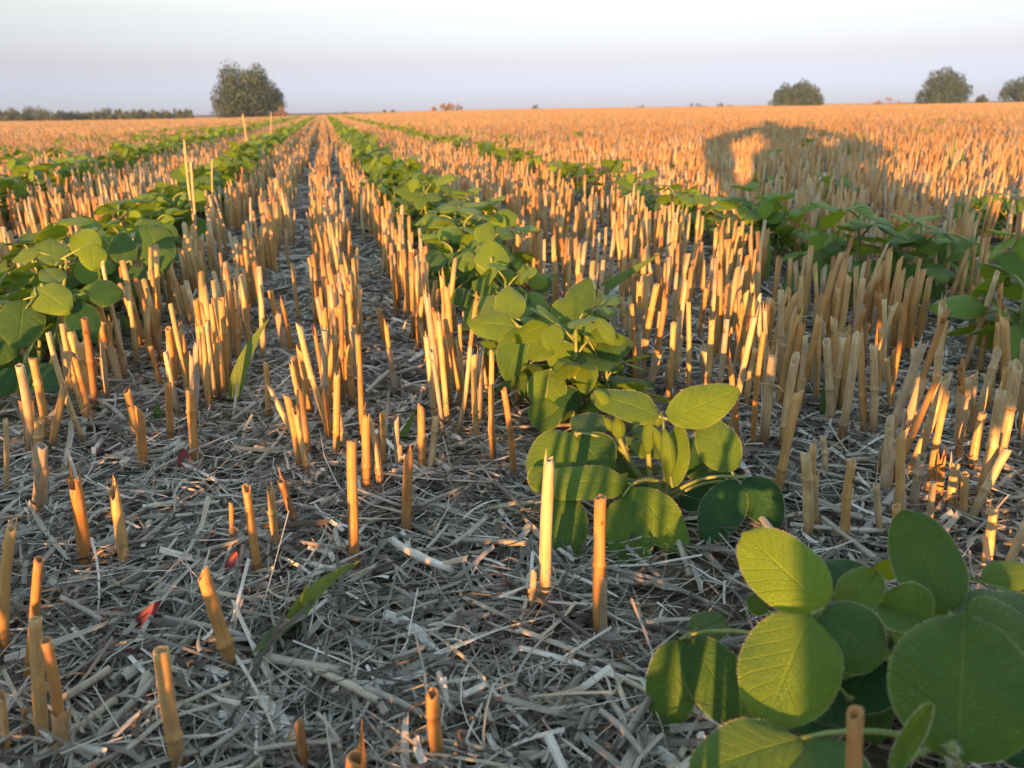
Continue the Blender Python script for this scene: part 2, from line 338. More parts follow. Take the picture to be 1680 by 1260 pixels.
# top x, top y, base x, base y, width (photo pixels), tone
HAND = """16 857 8 1085 17 g|62 910 42 1140 17 o|56 1008 72 1228 24 g|74 1047 100 1250 20 o|263 1060 297 1275 26 g|334 944 390 1122 25 o|124 797 143 950 20 o|188 813 207 947 18 g
380 830 383 910 8 o|405 805 428 970 16 o|445 806 457 918 14 g|462 790 495 888 14 d|490 1180 505 1275 18 d|478 1208 478 1275 18 g|710 1152 722 1275 26 o|585 1246 585 1330 36 o|0 1130 12 1250 14 g|38 1155 40 1230 6 d
65 698 62 790 15 g|70 740 58 870 18 y|108 640 85 760 12 g|10 692 10 830 8 p|30 567 70 640 9 d|0 607 90 680 8 g|208 642 228 740 12 g|230 680 237 790 15 o|276 630 281 745 12 o|312 648 323 780 15 o|115 543 150 665 16 g|105 565 120 660 14 p|130 562 147 670 18 g|143 532 150 640 12 p|166 526 172 640 11 g|182 530 180 620 8 g|133 522 128 565 10 y|155 582 158 640 6 y|42 620 55 690 10 g|30 632 50 690 8 y
247 570 268 650 9 o|285 475 300 535 8 g|298 472 318 550 9 g|276 540 290 650 10 o|272 578 295 690 9 p|287 538 300 640 10 o|297 545 314 640 10 g|315 585 320 700 9 y|327 548 342 640 11 o|355 562 365 665 14 g|363 540 368 640 9 o|371 499 376 590 12 g|388 510 392 600 8 o|321 490 345 640 10 o|336 480 340 560 7 p|345 498 348 570 8 d|350 500 357 565 9 o
443 475 470 580 9 o|462 498 478 590 8 o|437 605 440 700 9 g|443 645 490 740 10 p|471 652 495 790 12 o|483 672 508 800 9 g|493 575 512 700 12 g|483 590 500 690 10 o|525 640 545 740 14 o|540 592 547 690 10 o|550 640 565 750 12 p|480 608 498 720 10 g|577 725 583 945 18 o|600 678 600 820 14 o|606 685 625 810 10 p|627 676 630 780 9 g|650 688 655 780 12 y|691 668 693 790 15 o|715 685 702 790 13 p|670 740 665 890 17 o|560 487 563 680 8 d|572 570 580 680 12 g|580 482 600 570 8 p|622 510 640 590 9 o|588 465 594 570 7 p
675 455 690 590 8 g|713 508 735 680 9 o|730 522 765 690 10 o|752 558 765 690 10 p|778 580 786 740 11 g|725 455 733 600 10 g|742 492 746 560 9 p|795 547 800 640 10 o|807 575 812 770 10 g|804 630 808 780 8 o|826 632 843 790 11 o|790 590 800 660 8 p|847 612 850 680 8 o|707 542 712 610 7 p|690 534 703 600 8 g|762 515 760 560 7 p|785 490 783 550 8 g|902 752 894 1005 20 p|985 815 985 1065 22 o|876 935 872 1015 12 y
1195 467 1187 590 10 o|1175 467 1165 570 10 g|1160 470 1148 570 9 o|1235 497 1225 620 11 d|1256 497 1243 640 11 o|1157 568 1157 640 17 p|1240 575 1222 680 10 g|1268 588 1252 750 16 p|1305 588 1283 755 14 p|1290 495 1275 640 10 p|1315 497 1305 610 9 g|1303 520 1288 650 9 p|1316 547 1310 590 8 p|1348 525 1375 640 11 y|1380 545 1357 680 10 y|1390 550 1376 690 13 g|1372 515 1365 600 8 g|1432 572 1430 735 13 p|1467 575 1465 690 8 o|1498 582 1492 740 11 p|1545 510 1527 740 14 p|1553 530 1530 640 8 g|1575 610 1565 765 12 o|1588 630 1570 760 13 p|1600 618 1590 740 8 p|1618 490 1582 620 9 g|1638 535 1615 690 10 g|1662 600 1632 760 14 p|1650 610 1640 760 12 g|1668 610 1630 790 16 p|1640 655 1600 850 16 p|1680 560 1672 700 10 p
1322 742 1325 900 17 p|1335 725 1342 890 12 g|1398 757 1388 910 17 g|1460 695 1450 830 16 p|1477 720 1475 905 15 g|1437 800 1445 900 12 p|1512 752 1495 860 14 y|1543 765 1535 850 14 o|1565 770 1558 860 16 p|1582 785 1578 870 14 g|1652 742 1580 880 14 p|1630 840 1612 965 17 g|1680 870 1640 970 15 p|1572 740 1570 800 14 d|1470 835 1468 960 15 g|1400 1192 1388 1680 25 o
1020 490 1025 560 9 g|1008 500 1003 570 8 p|988 475 990 560 10 y|1085 510 1075 630 11 p|1110 530 1090 650 10 p|1048 545 1050 640 14 y|1118 548 1110 640 9 p|1075 583 1072 640 10 g|222 385 226 520 12 p|218 432 222 520 10 g|175 443 185 535 7 y|283 425 268 500 6 g|236 422 246 500 7 y|303 232 330 420 8 p|313 265 327 430 8 p|190 318 212 400 6 p|162 292 184 390 7 g|348 262 352 400 4 p|398 188 408 262 4 p|445 184 444 258 3 p
100 405 160 560 8 o|255 505 258 590 8 o|700 395 705 470 9 g|655 400 668 500 8 g|640 420 655 520 8 o|780 470 790 530 8 p|1455 590 1460 690 9 g|1610 690 1590 800 13 g|1530 800 1520 900 12 p|1350 720 1352 800 11 p|1425 470 1415 590 11 d|1445 480 1437 590 10 o|1462 500 1452 590 9 p|1440 455 1432 560 8 o|1525 465 1510 560 8 g|1480 520 1475 590 8 p|1405 520 1398 600 8 p|1335 590 1330 640 8 y|1210 640 1205 690 8 p|1100 600 1098 660 9 o|1130 590 1128 650 8 p"""
hand = [t.split() for ln in HAND.split('\n') for t in ln.split('|')]
STALKS = []                                          # (base, vec, radius, tone key, hand made?)
for tx, ty, bx, by, wd, tone in hand:
    tx, ty, bx, by, wd = map(float, (tx, ty, bx, by, wd))
    b = on_ground(bx, by); r = ray(tx, ty); top = CAM + r * ((b[1] + random.uniform(-.006, .012)) / r[1])
    dep = (b - CAM) @ FWD - .03
    STALKS.append((b, top - b, max(.0016, .5 * wd * dep / FPX * (1.08 if dep < 1.5 else .5)), tone, True))

# all the other stalks: drilled rows between the soybean rows
SOY0, SOYD = .21, .58
R_OFF = (.105, .225, .35, .465)
def tones(n):
    return rng.choice(np.array([.08, .24, .48, .68, .86]), size=n, p=[.08, .22, .35, .27, .08]) + rng.normal(0, .045, n)
def rows_field(r0, r1, per_m, back=False):
    out = []
    kmax = int(r1 / SOYD) + 2
    for k in range(-kmax, kmax + 1):
        for off in R_OFF:
            u0 = SOY0 + k * SOYD + off
            cnt = int(per_m * 2 * r1); v = rng.uniform(-r1 if back else 0, r1, cnt if back else cnt // 2)
            cl = np.sin(v * 41 + k * 7 + off * 50) + .8 * np.sin(v * 17.3 + k * 3 + off * 90)            # gaps and bunches along the drill row
            v = v[cl > rng.uniform(-1.9, .4, len(v))]
            u = u0 + rng.normal(0, .016, len(v)) + .012 * np.sin(v * 1.7 + k)
            P = u[:, None] * ACROSS + v[:, None] * ALONG
            rr = np.hypot(P[:, 0], P[:, 1]); P = P[(rr >= r0) & (rr < r1)]
            ang = np.degrees(np.arctan2(P[:, 0], P[:, 1]))
            if not back: P = P[np.abs(ang) < 37 + 6 / np.maximum(rr[(rr >= r0) & (rr < r1)], .3)]
            out.append(P)
    return np.concatenate(out)
def keep_near(P):
    px, py, d = project(P)
    fill = (py < 690) | ((py < 780) & ((px > 1150) | (px < 60)) & (rng.random(len(P)) < .7))
    fill |= ((py < 870) & (px > 1250) & (rng.random(len(P)) < .75)) | ((py < 770) & (px > 400) & (px < 860) & (rng.random(len(P)) < .8)) | ((py < 760) & (px < 350) & (rng.random(len(P)) < .6))
    inframe = (d > .05) & (py > 590) & ~(fill & (rng.random(len(P)) < .85)) & (px > -30) & (px < 1710) & (py < 1330)
    front = (P[:, 1] > .0)
    toward = np.hypot(P[:, 0], P[:, 1]) > .10                                   # nothing right against the lens
    trod = (P[:, 1] < .12) & (P[:, 1] > -.75) & (P[:, 0] > -.10) & (P[:, 0] < .62)  # trodden down by the photographer
    _, pt_y, _ = project(P + np.array([0, 0, .125]))
    return P[~inframe & toward & ~trod & ~(front & (py >= 1260) & (pt_y < 1270) & (d > .05) & (np.abs(px - 840) < 1000))]
near = keep_near(rows_field(.0, 2.6, 96, back=True))
nearN = near[np.argsort(np.hypot(near[:, 0], near[:, 1]))]
px, py, dd = project(nearN + np.array([0, 0, .08]))
vis = (dd > 0) & (px > 0) & (px < 1680) & (py > 0) & (py < 1260)
n_single = 300 - len(STALKS)
cand = np.where(vis)[0]; single = cand[np.argsort(dd[cand])[:n_single]]
def heights(n): return np.clip(rng.normal(.103, .016, n), .05, .165)
tone_keys = 'ypgod'
for i in single:
    h = float(heights(1)[0]); le = rng.normal(0, .10, 2)
    STALKS.append((nearN[i], np.array([le[0] * h + .015 * h, le[1] * h, h]), float(rng.uniform(.0024, .0042)), rng.choice(list(tone_keys), p=[.1, .28, .34, .22, .06]), False))
rest = np.delete(nearN, single, axis=0)

# zones give each stalk a landmark of its own
def zone(bx, by, P):
    u = float(P @ ACROSS)
    if by > 1000: return 'lower left corner' if bx < 450 else ('bottom edge' if bx < 1000 or by > 1150 else 'before the nearest soybean')
    if by > 860: return 'open straw at left' if bx < 520 else ('before the hairy soybean' if bx < 1050 else 'behind the nearest soybean')
    if by > 700: return 'near the red leaves' if bx < 420 else ('left of hairy soybean' if bx < 900 else ('right of hairy soybean' if bx < 1400 else 'shaded right edge'))
    z = 'farther back, ' if by < 560 else ''
    if u < -.46: return z + 'beyond left soybeans'
    if u < -.30: return z + 'among left soybeans'
    if u < -.10: return z + 'just right of left soybeans'
    if u < .05: return z + 'midway between green rows'
    if u < .20: return z + 'left side of middle soybeans'
    if u < .40: return z + 'right side of middle soybeans'
    if u < .60: return z + 'well right of middle soybeans'
    if u < .90: return z + 'among right-hand soybeans'
    return z + 'beyond right-hand soybeans'
def wd_big(r, b): return r > .0034 and b[1] < .3
info = []
for b, v, r, tone, hm in STALKS:
    bx, by, _ = project(b); tx, ty, _ = project(b + v); L = np.linalg.norm(v)
    lean = (tx - bx) / max(1, by - ty)
    cut = random.choices(['level', 'slanted', 'ragged', 'split'], [.42, .34, .14, .10])[0]
    if wd_big(r, b): cut = 'level'
    ld = 'leaning left' if lean < -.12 else ('leaning right' if lean > .12 else 'upright')
    size = 'tall' if L > .13 else ('short' if L < .075 else '')
    key = ' '.join(x for x in (size, TONE[tone][2], {'level': 'level-cut', 'slanted': 'slant-cut', 'ragged': 'ragged-topped', 'split': 'split-topped'}[cut], 'stalk', ld + ',', zone(float(bx), float(by), b)) if x)
    info.append([key, float(bx), cut])
ORD = 'first second third fourth fifth sixth seventh eighth ninth tenth eleventh twelfth'.split()
from collections import defaultdict
same = defaultdict(list)
for i, (k, bx, c) in enumerate(info): same[k].append(i)
labels = {}
for k, ids in same.items():
    ids.sort(key=lambda i: info[i][1])
    for j, i in enumerate(ids):
        labels[i] = k if len(ids) == 1 else (f'{ORD[j]} from left: ' if j < 12 else '') + k
for i, ((b, v, r, tone, hm), (k, bx, cut)) in enumerate(zip(STALKS, info)):
    lo, hi, _ = TONE[tone]; L = np.linalg.norm(v)
    nodes = [random.uniform(.25, .85)] if random.random() < .6 else []
    me, fr = stalk_mesh(v, r, random.uniform(lo, hi), random.choice([.3, .6, .9, 1.1]), cut, random.uniform(-.03, .03), nodes)
    o = link('stubble_stalk', me, loc=(b[0], b[1], float(gz(b[0], b[1]))), label=labels[i], category='stubble stalk', group=GROUP_STALK)
    if random.random() < .42: link('leaf_sheath', sheath_mesh(L, r, fr, random.random(), 0 if random.random() < .62 else 1), o)

def prisms(P, H, lean, R, tint, n, rings=2, bend=None, dirt=.6):
    """many simple straws at once"""
    N_ = len(P); ts = np.linspace(0, 1, rings); th = np.arange(n) / n * 2 * PI + rng.uniform(0, 6, N_)[:, None]
    c = np.zeros((N_, rings, 3))
    for i, t in enumerate(ts):
        c[:, i, :2] = P[:, :2] + lean * (H * t)[:, None] + (0 if bend is None else bend * (4 * t * (1 - t)) * H[:, None])
        c[:, i, 2] = P[:, 2] - .008 + (H + .008) * t
    ring = np.stack([np.cos(th), np.sin(th), np.zeros_like(th)], -1)                    # N n 3
    V = c[:, :, None, :] + ring[:, None] * (R[:, None] * (1.05 - .12 * ts[None]))[:, :, None, None]
    V[:, -1, :, 2] += (np.cos(th + 1) * R[:, None] * rng.uniform(.1, 1.5, N_)[:, None])
    tip = c[:, -1].copy(); tip[:, 2] -= R * .8
    V = np.concatenate([V.reshape(N_, rings * n, 3), tip[:, None]], 1); k = rings * n + 1
    q = np.array([(i * n + j, i * n + (j + 1) % n, (i + 1) * n + (j + 1) % n, (i + 1) * n + j) for i in range(rings - 1) for j in range(n)])
    t_ = np.array([(rings * n, (rings - 1) * n + j, (rings - 1) * n + (j + 1) % n) for j in range(n)])
    base = (np.arange(N_) * k)[:, None, None]
    uvl = np.array([(j / n, ts[i]) for i in range(rings) for j in range(n)] + [(0, .1)])
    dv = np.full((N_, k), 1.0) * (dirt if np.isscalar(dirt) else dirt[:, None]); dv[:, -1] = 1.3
    return V.reshape(-1, 3), (q[None] + base).reshape(-1, 4), (t_[None] + base).reshape(-1, 3), np.tile(uvl, (N_, 1)), np.repeat(tint, k), dv.ravel()
stub = Bag()
def add_field(P, n, rings, rscale, hs=1.0, pale=0.0):
    N_ = len(P); P = P.copy(); P[:, 2] = gz(P[:, 0], P[:, 1])
    H = heights(N_) * hs; lean = rng.normal(0, .075, (N_, 2)) + np.array([.015, 0]); bend = rng.normal(0, .02, (N_, 2)) if rings > 2 else None
    V, Q, T, U, ti, dv = prisms(P, H, lean, rng.uniform(.0024, .0042, N_) * rscale, np.clip(tones(N_) * (1 - pale) + .32 * pale, 0, 1), n, rings, bend, rng.choice([.3, .6, .9], N_))
    stub.add(V, Q, T, U, tint=ti, dirt=dv)
add_field(rest, 7, 4, 1)
add_field(rows_field(2.6, 5.0, 92), 5, 3, 1.0)
add_field(rows_field(5.0, 11, 80), 3, 2, 1.15)
add_field(rows_field(11, 26, 40), 3, 2, 2.1, 1.0, .5)
add_field(rows_field(26, 60, 11), 3, 2, 4.5, 1.0, .65)
add_field(rows_field(60, 150, 2.0), 3, 2, 11, 1.0, .65)
link('stubble', stub.mesh('stubble', STALK, smooth=False), kind='stuff', label='wide stubble field of cut straw running to the horizon', group=GROUP_STALK)

# ------------------------------------------------------------------ chopped straw on the ground
def ribbons(P, yaw, L, W, curl, pitch, tint, K=5, fold=None):
    N_ = len(P); t = np.linspace(-.5, .5, K)
    ang = yaw[:, None] + curl[:, None] * t[None]
    seg = L[:, None] / (K - 1)
    dx = np.cos(ang) * seg; dy = np.sin(ang) * seg
    x = np.cumsum(dx, 1) - dx.sum(1, keepdims=True) / 2; y = np.cumsum(dy, 1) - dy.sum(1, keepdims=True) / 2
    arch = rng.normal(0, .05, N_)[:, None] * (t[None] ** 2 - .1) * L[:, None] * 4
    z = pitch[:, None] * t[None] * L[:, None] + arch
    c = np.stack([x, y, z], -1) + P[:, None]
    roll = rng.normal(0, .5, N_)[:, None] + rng.normal(0, .6, N_)[:, None] * t[None] * 2
    side = np.stack([-np.sin(ang) * np.cos(roll), np.cos(ang) * np.cos(roll), np.sin(roll)], -1)
    upv = np.stack([np.sin(ang) * np.sin(roll), -np.cos(ang) * np.sin(roll), np.cos(roll)], -1)
    taper = np.where(rng.random(N_)[:, None] < .3, 1 - .75 * (t[None] + .5), 1.0)
    f = rng.uniform(-.1, .5, N_) if fold is None else fold
    V = np.stack([c + side * (k * .5 * W[:, None] * taper)[..., None] - upv * (abs(k) * f * W * .5)[:, None, None] for k in (-1, 0, 1)], 2)
    V[..., 2] = np.maximum(V[..., 2], .0005)
    kk = K * 3; V = V.reshape(N_, kk, 3)
    q = np.array([(i * 3 + j, i * 3 + j + 1, (i + 1) * 3 + j + 1, (i + 1) * 3 + j) for i in range(K - 1) for j in range(2)])
    uvl = np.array([(j / 2, i / (K - 1) + .5) for i in range(K) for j in range(3)])
    return V.reshape(-1, 3), (q[None] + (np.arange(N_) * kk)[:, None, None]).reshape(-1, 4), np.tile(uvl, (N_, 1)), np.repeat(tint, kk)
def ltint(n): return np.clip(rng.choice([.12, .38, .6, .82], n, p=[.22, .28, .29, .21]) + rng.normal(0, .08, n), 0, 1)
lit = Bag()
def scatter(y0, y1, per_m2, margin=.12):
    A = []
    N_ = int(per_m2 * (y1 - y0) * ((y0 + y1) * .72 + 2 * margin))
    y = rng.uniform(y0, y1, N_ * 2); x = rng.uniform(-1, 1, N_ * 2) * (y1 * .72 + margin)
    ok = np.abs(x) < y * .72 + margin; P = np.stack([x[ok], y[ok], np.zeros(ok.sum())], -1)[:N_]
    u = (P @ ACROSS - SOY0 + SOYD / 2) % SOYD - SOYD / 2
    P = P[(np.abs(u) > .045) | (rng.random(len(P)) < .25)]
    patch = np.sin(P[:, 0] * 13 + 2) * np.sin(P[:, 1] * 11) + .6 * np.sin(P[:, 0] * 31 + P[:, 1] * 17)
    return P[patch > rng.uniform(-2.4, -.6, len(P))]
def litter(P, Lm, Ws, zmax, K=5):
    N_ = len(P); P = P.copy(); P[:, 2] = gz(P[:, 0], P[:, 1]) + rng.beta(1.2, 2, N_) * zmax + .0015
    L = np.clip(rng.lognormal(math.log(Lm), .65, N_), .006, .16); W = rng.choice([.0006, .0013, .0022, .0036, .0055], N_, p=[.32, .31, .21, .12, .04]) * Ws * rng.uniform(.75, 1.25, N_)
    V, Q, U, ti = ribbons(P, rng.uniform(0, 6.28, N_), L, W, rng.normal(0, .55, N_), rng.normal(0, .16, N_), ltint(N_), K)
    lit.add(V, Q, None, U, tint=ti, dirt=0)
def litter_tubes(P, Lm, zmax):
    N_ = len(P); n = 6; yaw = rng.uniform(0, 6.28, N_); pit = rng.normal(0, .09, N_); L = np.clip(rng.lognormal(math.log(Lm), .5, N_), .02, .2); R = rng.uniform(.0011, .0026, N_)
    d = np.stack([np.cos(yaw), np.sin(yaw), pit], -1); s_ = np.stack([-np.sin(yaw), np.cos(yaw), 0 * yaw], -1); u_ = np.cross(d, s_)
    c0 = P + np.stack([0 * yaw, 0 * yaw, gz(P[:, 0], P[:, 1]) + R + rng.beta(1.3, 1.6, N_) * zmax], -1); bow = rng.normal(0, .03, N_)
    rings = []
    for t in (-.5, -.17, .17, .5):
        c = c0 + d * (L * t)[:, None] + s_ * (bow * L * (1 - 4 * t * t))[:, None]
        for j in range(n):
            th = 6.2832 * j / n; rings.append(c + (s_ * math.cos(th) + u_ * math.sin(th)) * (R * (1 + .05 * math.sin(t * 9)))[:, None])
    rings.append(c0 - d * (L * .495)[:, None]); rings.append(c0 + d * (L * .495)[:, None])
    V = np.stack(rings, 1); k = 4 * n + 2
    q = np.array([(i * n + j, i * n + (j + 1) % n, (i + 1) * n + (j + 1) % n, (i + 1) * n + j) for i in range(3) for j in range(n)])
    t_ = np.array([(4 * n, (j + 1) % n, j) for j in range(n)] + [(4 * n + 1, 3 * n + j, 3 * n + (j + 1) % n) for j in range(n)]); base = (np.arange(N_) * k)[:, None, None]
    uvl = np.array([(j / n, i / 3 + .5) for i in range(4) for j in range(n)] + [(0, .1), (0, .1)])
    dv = np.zeros((N_, k)); dv[:, -2:] = 1.2
    V = V.reshape(-1, 3); V[:, 2] = np.maximum(V[:, 2], .0004)
    lit.add(V, (q[None] + base).reshape(-1, 4), (t_[None] + base).reshape(-1, 3), np.tile(uvl, (N_, 1)), tint=np.repeat(ltint(N_), k), dirt=dv.ravel())
litter(scatter(.10, .75, 62000, .2), .034, .95, .018)
litter(scatter(.75, 1.5, 30000), .03, 1.0, .018)
litter(scatter(1.5, 3.2, 10000), .042, 1.3, .018, 4)
litter(scatter(3.2, 7, 2200), .07, 2.2, .02, 3)
litter_tubes(scatter(.12, 1.5, 800, .2), .05, .014)
litter_tubes(scatter(1.5, 4, 420), .07, .018)
link('straw_litter', lit.mesh('straw_litter', LITTER), kind='stuff', label='mat of grey chopped straw and chaff covering the soil')

# the larger loose straws, one by one: x0 y0 x1 y1 width tone(0 dark .. 1 pale)
LOOSE = """850 1032 1045 1102 15 .62|853 1062 1052 1124 17 .9|882 982 1020 1078 9 .2|640 884 742 934 15 .88|757 886 886 892 11 .45|487 1088 622 1152 15 .7|600 1128 692 1172 13 .55|205 1040 300 930 13 .45|225 1052 330 915 10 .55
188 1208 262 1145 12 .75|205 1232 300 1150 14 .62|380 1150 500 1090 10 .5|420 1075 560 1100 16 .6|270 1015 420 1050 12 .5|700 1000 640 960 9 .4|720 1105 745 1170 13 .6|760 1140 800 1120 16 .8|790 1145 815 1215 11 .5|840 1190 885 1210 8 .95|870 1245 950 1215 11 .5
985 1165 1060 1245 13 .55|945 1220 975 1150 12 .4|1000 1150 1030 1195 9 .5|1060 1020 1190 1015 12 .5|1000 930 1070 960 10 .4|800 1020 860 1040 8 .45|650 1010 720 985 8 .5|560 1010 640 1020 9 .35|430 880 560 900 9 .42|330 905 420 880 10 .45|250 875 330 860 9 .5|140 900 250 885 8 .4
60 900 120 870 9 .5|130 840 280 850 9 .4|220 895 290 830 10 .62|330 870 400 885 8 .6|565 790 660 830 8 .5|745 890 800 845 12 .55|690 830 760 800 8 .45|810 790 860 840 10 .3|620 620 720 590 7 .5|560 560 640 570 7 .4|600 645 650 600 9 .6|1350 700 1470 760 9 .8|1330 770 1460 800 8 .6|1300 860 1450 870 9 .8
1370 650 1500 700 7 .6|1210 550 1290 640 8 .6|1190 545 1275 665 8 .75|1230 460 1290 500 8 .5|1500 900 1560 870 12 .55|1540 680 1600 620 8 .5|1400 600 1480 620 7 .6|1350 850 1480 950 11 .6|1560 600 1660 640 8 .55|1240 780 1330 800 8 .6|1640 800 1680 770 10 .7|980 780 940 820 7 .5|850 700 960 695 7 .5
300 760 360 790 9 .8|150 650 205 690 9 .5|60 650 110 700 8 .4|420 760 470 700 9 .6|380 690 440 650 8 .5|230 690 300 650 7 .5|560 900 600 860 9 .7|700 900 735 860 7 .6|640 1080 700 1060 9 .5|720 1230 830 1250 10 .5|330 1240 400 1190 11 .5|420 1230 560 1215 10 .6|100 980 170 1020 10 .55|40 960 70 870 11 .45|110 1110 190 1050 11 .35|250 1180 380 1120 9 .7|520 1170 560 1230 9 .62|900 1130 990 1160 8 .4|1010 1110 1090 1150 11 .7"""
def straw_object(p0, p1, wd, tint, label):
    mid = (p0 + p1) / 2; v = p1 - p0; L = np.linalg.norm(v); d = v / L; a, b = frame_of(d)
    r = wd / 2; bow = random.uniform(-.05, .05) * L; B = Bag(); ribbon = random.random() < .42
    K = 7; n = 8; ts = np.linspace(-.5, .5, K); V, U = [], []
    kn = random.uniform(-.3, .3)
    for t in ts:
        c = d * (L * t) + a * bow * (1 - 4 * t * t) + b * 0
        for j in range(n):
            th = 2 * PI * j / n
            rr = r * (1.22 if abs(t - kn) < .09 and not ribbon else 1.0)
            V.append(c + a * math.cos(th) * rr + b * math.sin(th) * rr * (.22 if ribbon else .85) + (d * random.uniform(-1, 1) * r * .8 if abs(t) == .5 else 0)); U.append((j / n, t + 1.0))
    Q = [(i * n + j, i * n + (j + 1) % n, (i + 1) * n + (j + 1) % n, (i + 1) * n + j) for i in range(K - 1) for j in range(n)]
    T = []
    for e in (0, K - 1):                              # hollow ends
        c = len(V); V.append(np.mean(V[e * n:e * n + n], 0) + d * (r * 1.6 if e == 0 else -r * 1.6)); U.append((0, .05)); T += [(c, e * n + j, e * n + (j + 1) % n) for j in range(n)]
    dv = np.zeros(len(V)); dv[K * n:] = 1.3
    me = make_mesh('loose_straw', V, Q, T, U, {'tint': np.full(len(V), tint), 'dirt': dv}, LITTER)
    return link('loose_straw', me, loc=tuple(mid), label=label, category='straw piece', group='larger loose straws lying on the ground')
def lz(by): return 'along the bottom edge' if by > 1130 else ('on the front straw' if by > 950 else ('on the middle straw' if by > 760 else 'between rows further back'))
ls = [t.split() for ln in LOOSE.split('\n') for t in ln.split('|')]
linfo = []
for q in ls:
    x0, y0, x1, y1, wd, ti = map(float, q)
    z0 = random.uniform(.015, .021); p0, p1 = on_ground(x0, y0, z0), on_ground(x1, y1, random.uniform(.015, .021))
    dep = ((p0 + p1) / 2 - CAM) @ FWD
    tone = 'dark brown' if ti < .3 else ('grey' if ti < .52 else ('dull yellow' if ti < .72 else 'pale cream'))
    dirn = 'lying level' if abs(y1 - y0) < .25 * abs(x1 - x0) else ('falling rightward' if (y1 - y0) * (x1 - x0) > 0 else 'rising rightward')
    mx = (x0 + x1) / 2
    side = 'at far left' if mx < 260 else ('left of centre' if mx < 600 else ('in the centre' if mx < 860 else ('beside the hairy soybean' if mx < 1180 else 'at right')))
    linfo.append([f'{"long" if np.hypot(x1-x0,y1-y0)>110 else "short"} {tone} straw {dirn} {lz((y0+y1)/2)}, {side}', mx, p0, p1, wd * dep / FPX * .9, ti])
cnt = defaultdict(list)
for i, l in enumerate(linfo): cnt[l[0]].append(i)
for k, ids in cnt.items():
    ids.sort(key=lambda i: linfo[i][1])
    for j, i in enumerate(ids):
        straw_object(linfo[i][2], linfo[i][3], linfo[i][4], linfo[i][5], k if len(ids) == 1 else f'{ORD[j]} from left: ' + k)

# ------------------------------------------------------------------ soybean plants
def leaf_geo(L, W, fold=.15, droop=.15, wave=.03, nl=14, nw=8, seed=0, shape=.3):
    rs = random.Random(seed); ph = rs.random() * 6; V, U = [], []
    for i in range(nl + 1):
        t = i / nl; tt = .015 + .97 * t
        hw = (shape * (1 - abs(2 * tt ** .93 - 1) ** 2.15) ** .60 + (1 - shape) * math.sin(PI * tt ** .82) ** .8) * W / 2
        if i in (0, nl): hw = max(hw * .35, W * .02)
        for j in range(nw + 1):
            s_ = (j / nw) * 2 - 1
            z = -fold * 0 + abs(s_) * fold * W * .5 - droop * L * t * t + wave * L * math.sin(t * 9 + ph + (2 if s_ > 0 else 0)) * abs(s_) ** 1.5 - .10 * W * s_ * s_ * rs.uniform(.9, 1.1)
            V.append((hw * s_, L * (t - .04 * droop * t * t), z)); U.append((s_, t))
    Q = [(i * (nw + 1) + j, i * (nw + 1) + j + 1, (i + 1) * (nw + 1) + j + 1, (i + 1) * (nw + 1) + j) for i in range(nl) for j in range(nw)]
    return np.array(V), Q, np.array(U)
def leaf_mesh(L, W, tint, downy=False, **kw):
    V, Q, U = leaf_geo(L, W, **kw)
    if not downy: return make_mesh('leaflet', V, Q, None, U, {'tint': np.full(len(V), tint)}, LEAF)
    nw = kw['nw']; nl = kw['nl']; VV, UU, T = [V], [U], []; k = len(V)
    for side, sg in ((0, -1), (nw, 1)):               # fine hairs standing off the edge and the midrib
        for i in range(nl):
            a, b = V[i * (nw + 1) + side], V[(i + 1) * (nw + 1) + side]
            for _ in range(7):
                p = a + (b - a) * random.random(); e = p + np.array([sg * random.uniform(.2, 1), random.uniform(-.3, .9), random.uniform(-.2, .8)]) * .0008; q = unit(b - a) * .00006
                VV.append(np.array([p - q, p + q, e])); UU.append(np.zeros((3, 2))); T.append((k, k + 1, k + 2)); k += 3
    for _ in range(160):
        p = V[random.randrange(len(V))]; e = p + np.array([random.uniform(-.5, .5), random.uniform(-.2, .8), random.uniform(.5, 1)]) * .0009; q = np.array([.00005, 0, 0])
        VV.append(np.array([p - q, p + q, e])); UU.append(np.zeros((3, 2))); T.append((k, k + 1, k + 2)); k += 3
    me = make_mesh('leaflet', np.concatenate(VV), Q, T, np.concatenate(UU), {'tint': np.full(k, tint)}, LEAF); me.materials.append(HAIR)
    mi = np.zeros(len(me.polygons), dtype=np.int32); mi[len(Q):] = 1; me.polygons.foreach_set('material_index', mi); return me
def leaf_frame(base, tip, nrm):
    y = unit(np.asarray(tip) - base); z = np.asarray(nrm, float); z = unit(z - y * (z @ y)); x = np.cross(y, z)
    M = Matrix.Identity(4)
    for i in range(3): M[i][0], M[i][1], M[i][2], M[i][3] = x[i], y[i], z[i], base[i]
    return M
def hairs(pts, rad, per, ln):
    B = Bag()
    pts = np.asarray(pts, float)
    for i in range(len(pts) - 1):
        for _ in range(per):
            f = random.random(); c = pts[i] + (pts[i + 1] - pts[i]) * f; a, b = frame_of(pts[i + 1] - pts[i]); th = random.random() * 6.28
            o = a * math.cos(th) + b * math.sin(th); q = unit(np.cross(o, pts[i + 1] - pts[i])) * ln * .035; p = c + o * rad[i] * .9
            e = p + o * ln * random.uniform(.6, 1.2) + unit(pts[i + 1] - pts[i]) * ln * random.uniform(-.2, .5)
            B.add([p - q, p + q, e], None, [(0, 1, 2)])
    return B.mesh('hairs', HAIR)
SOYGROUP = 'young soybean plants growing in rows through the stubble'
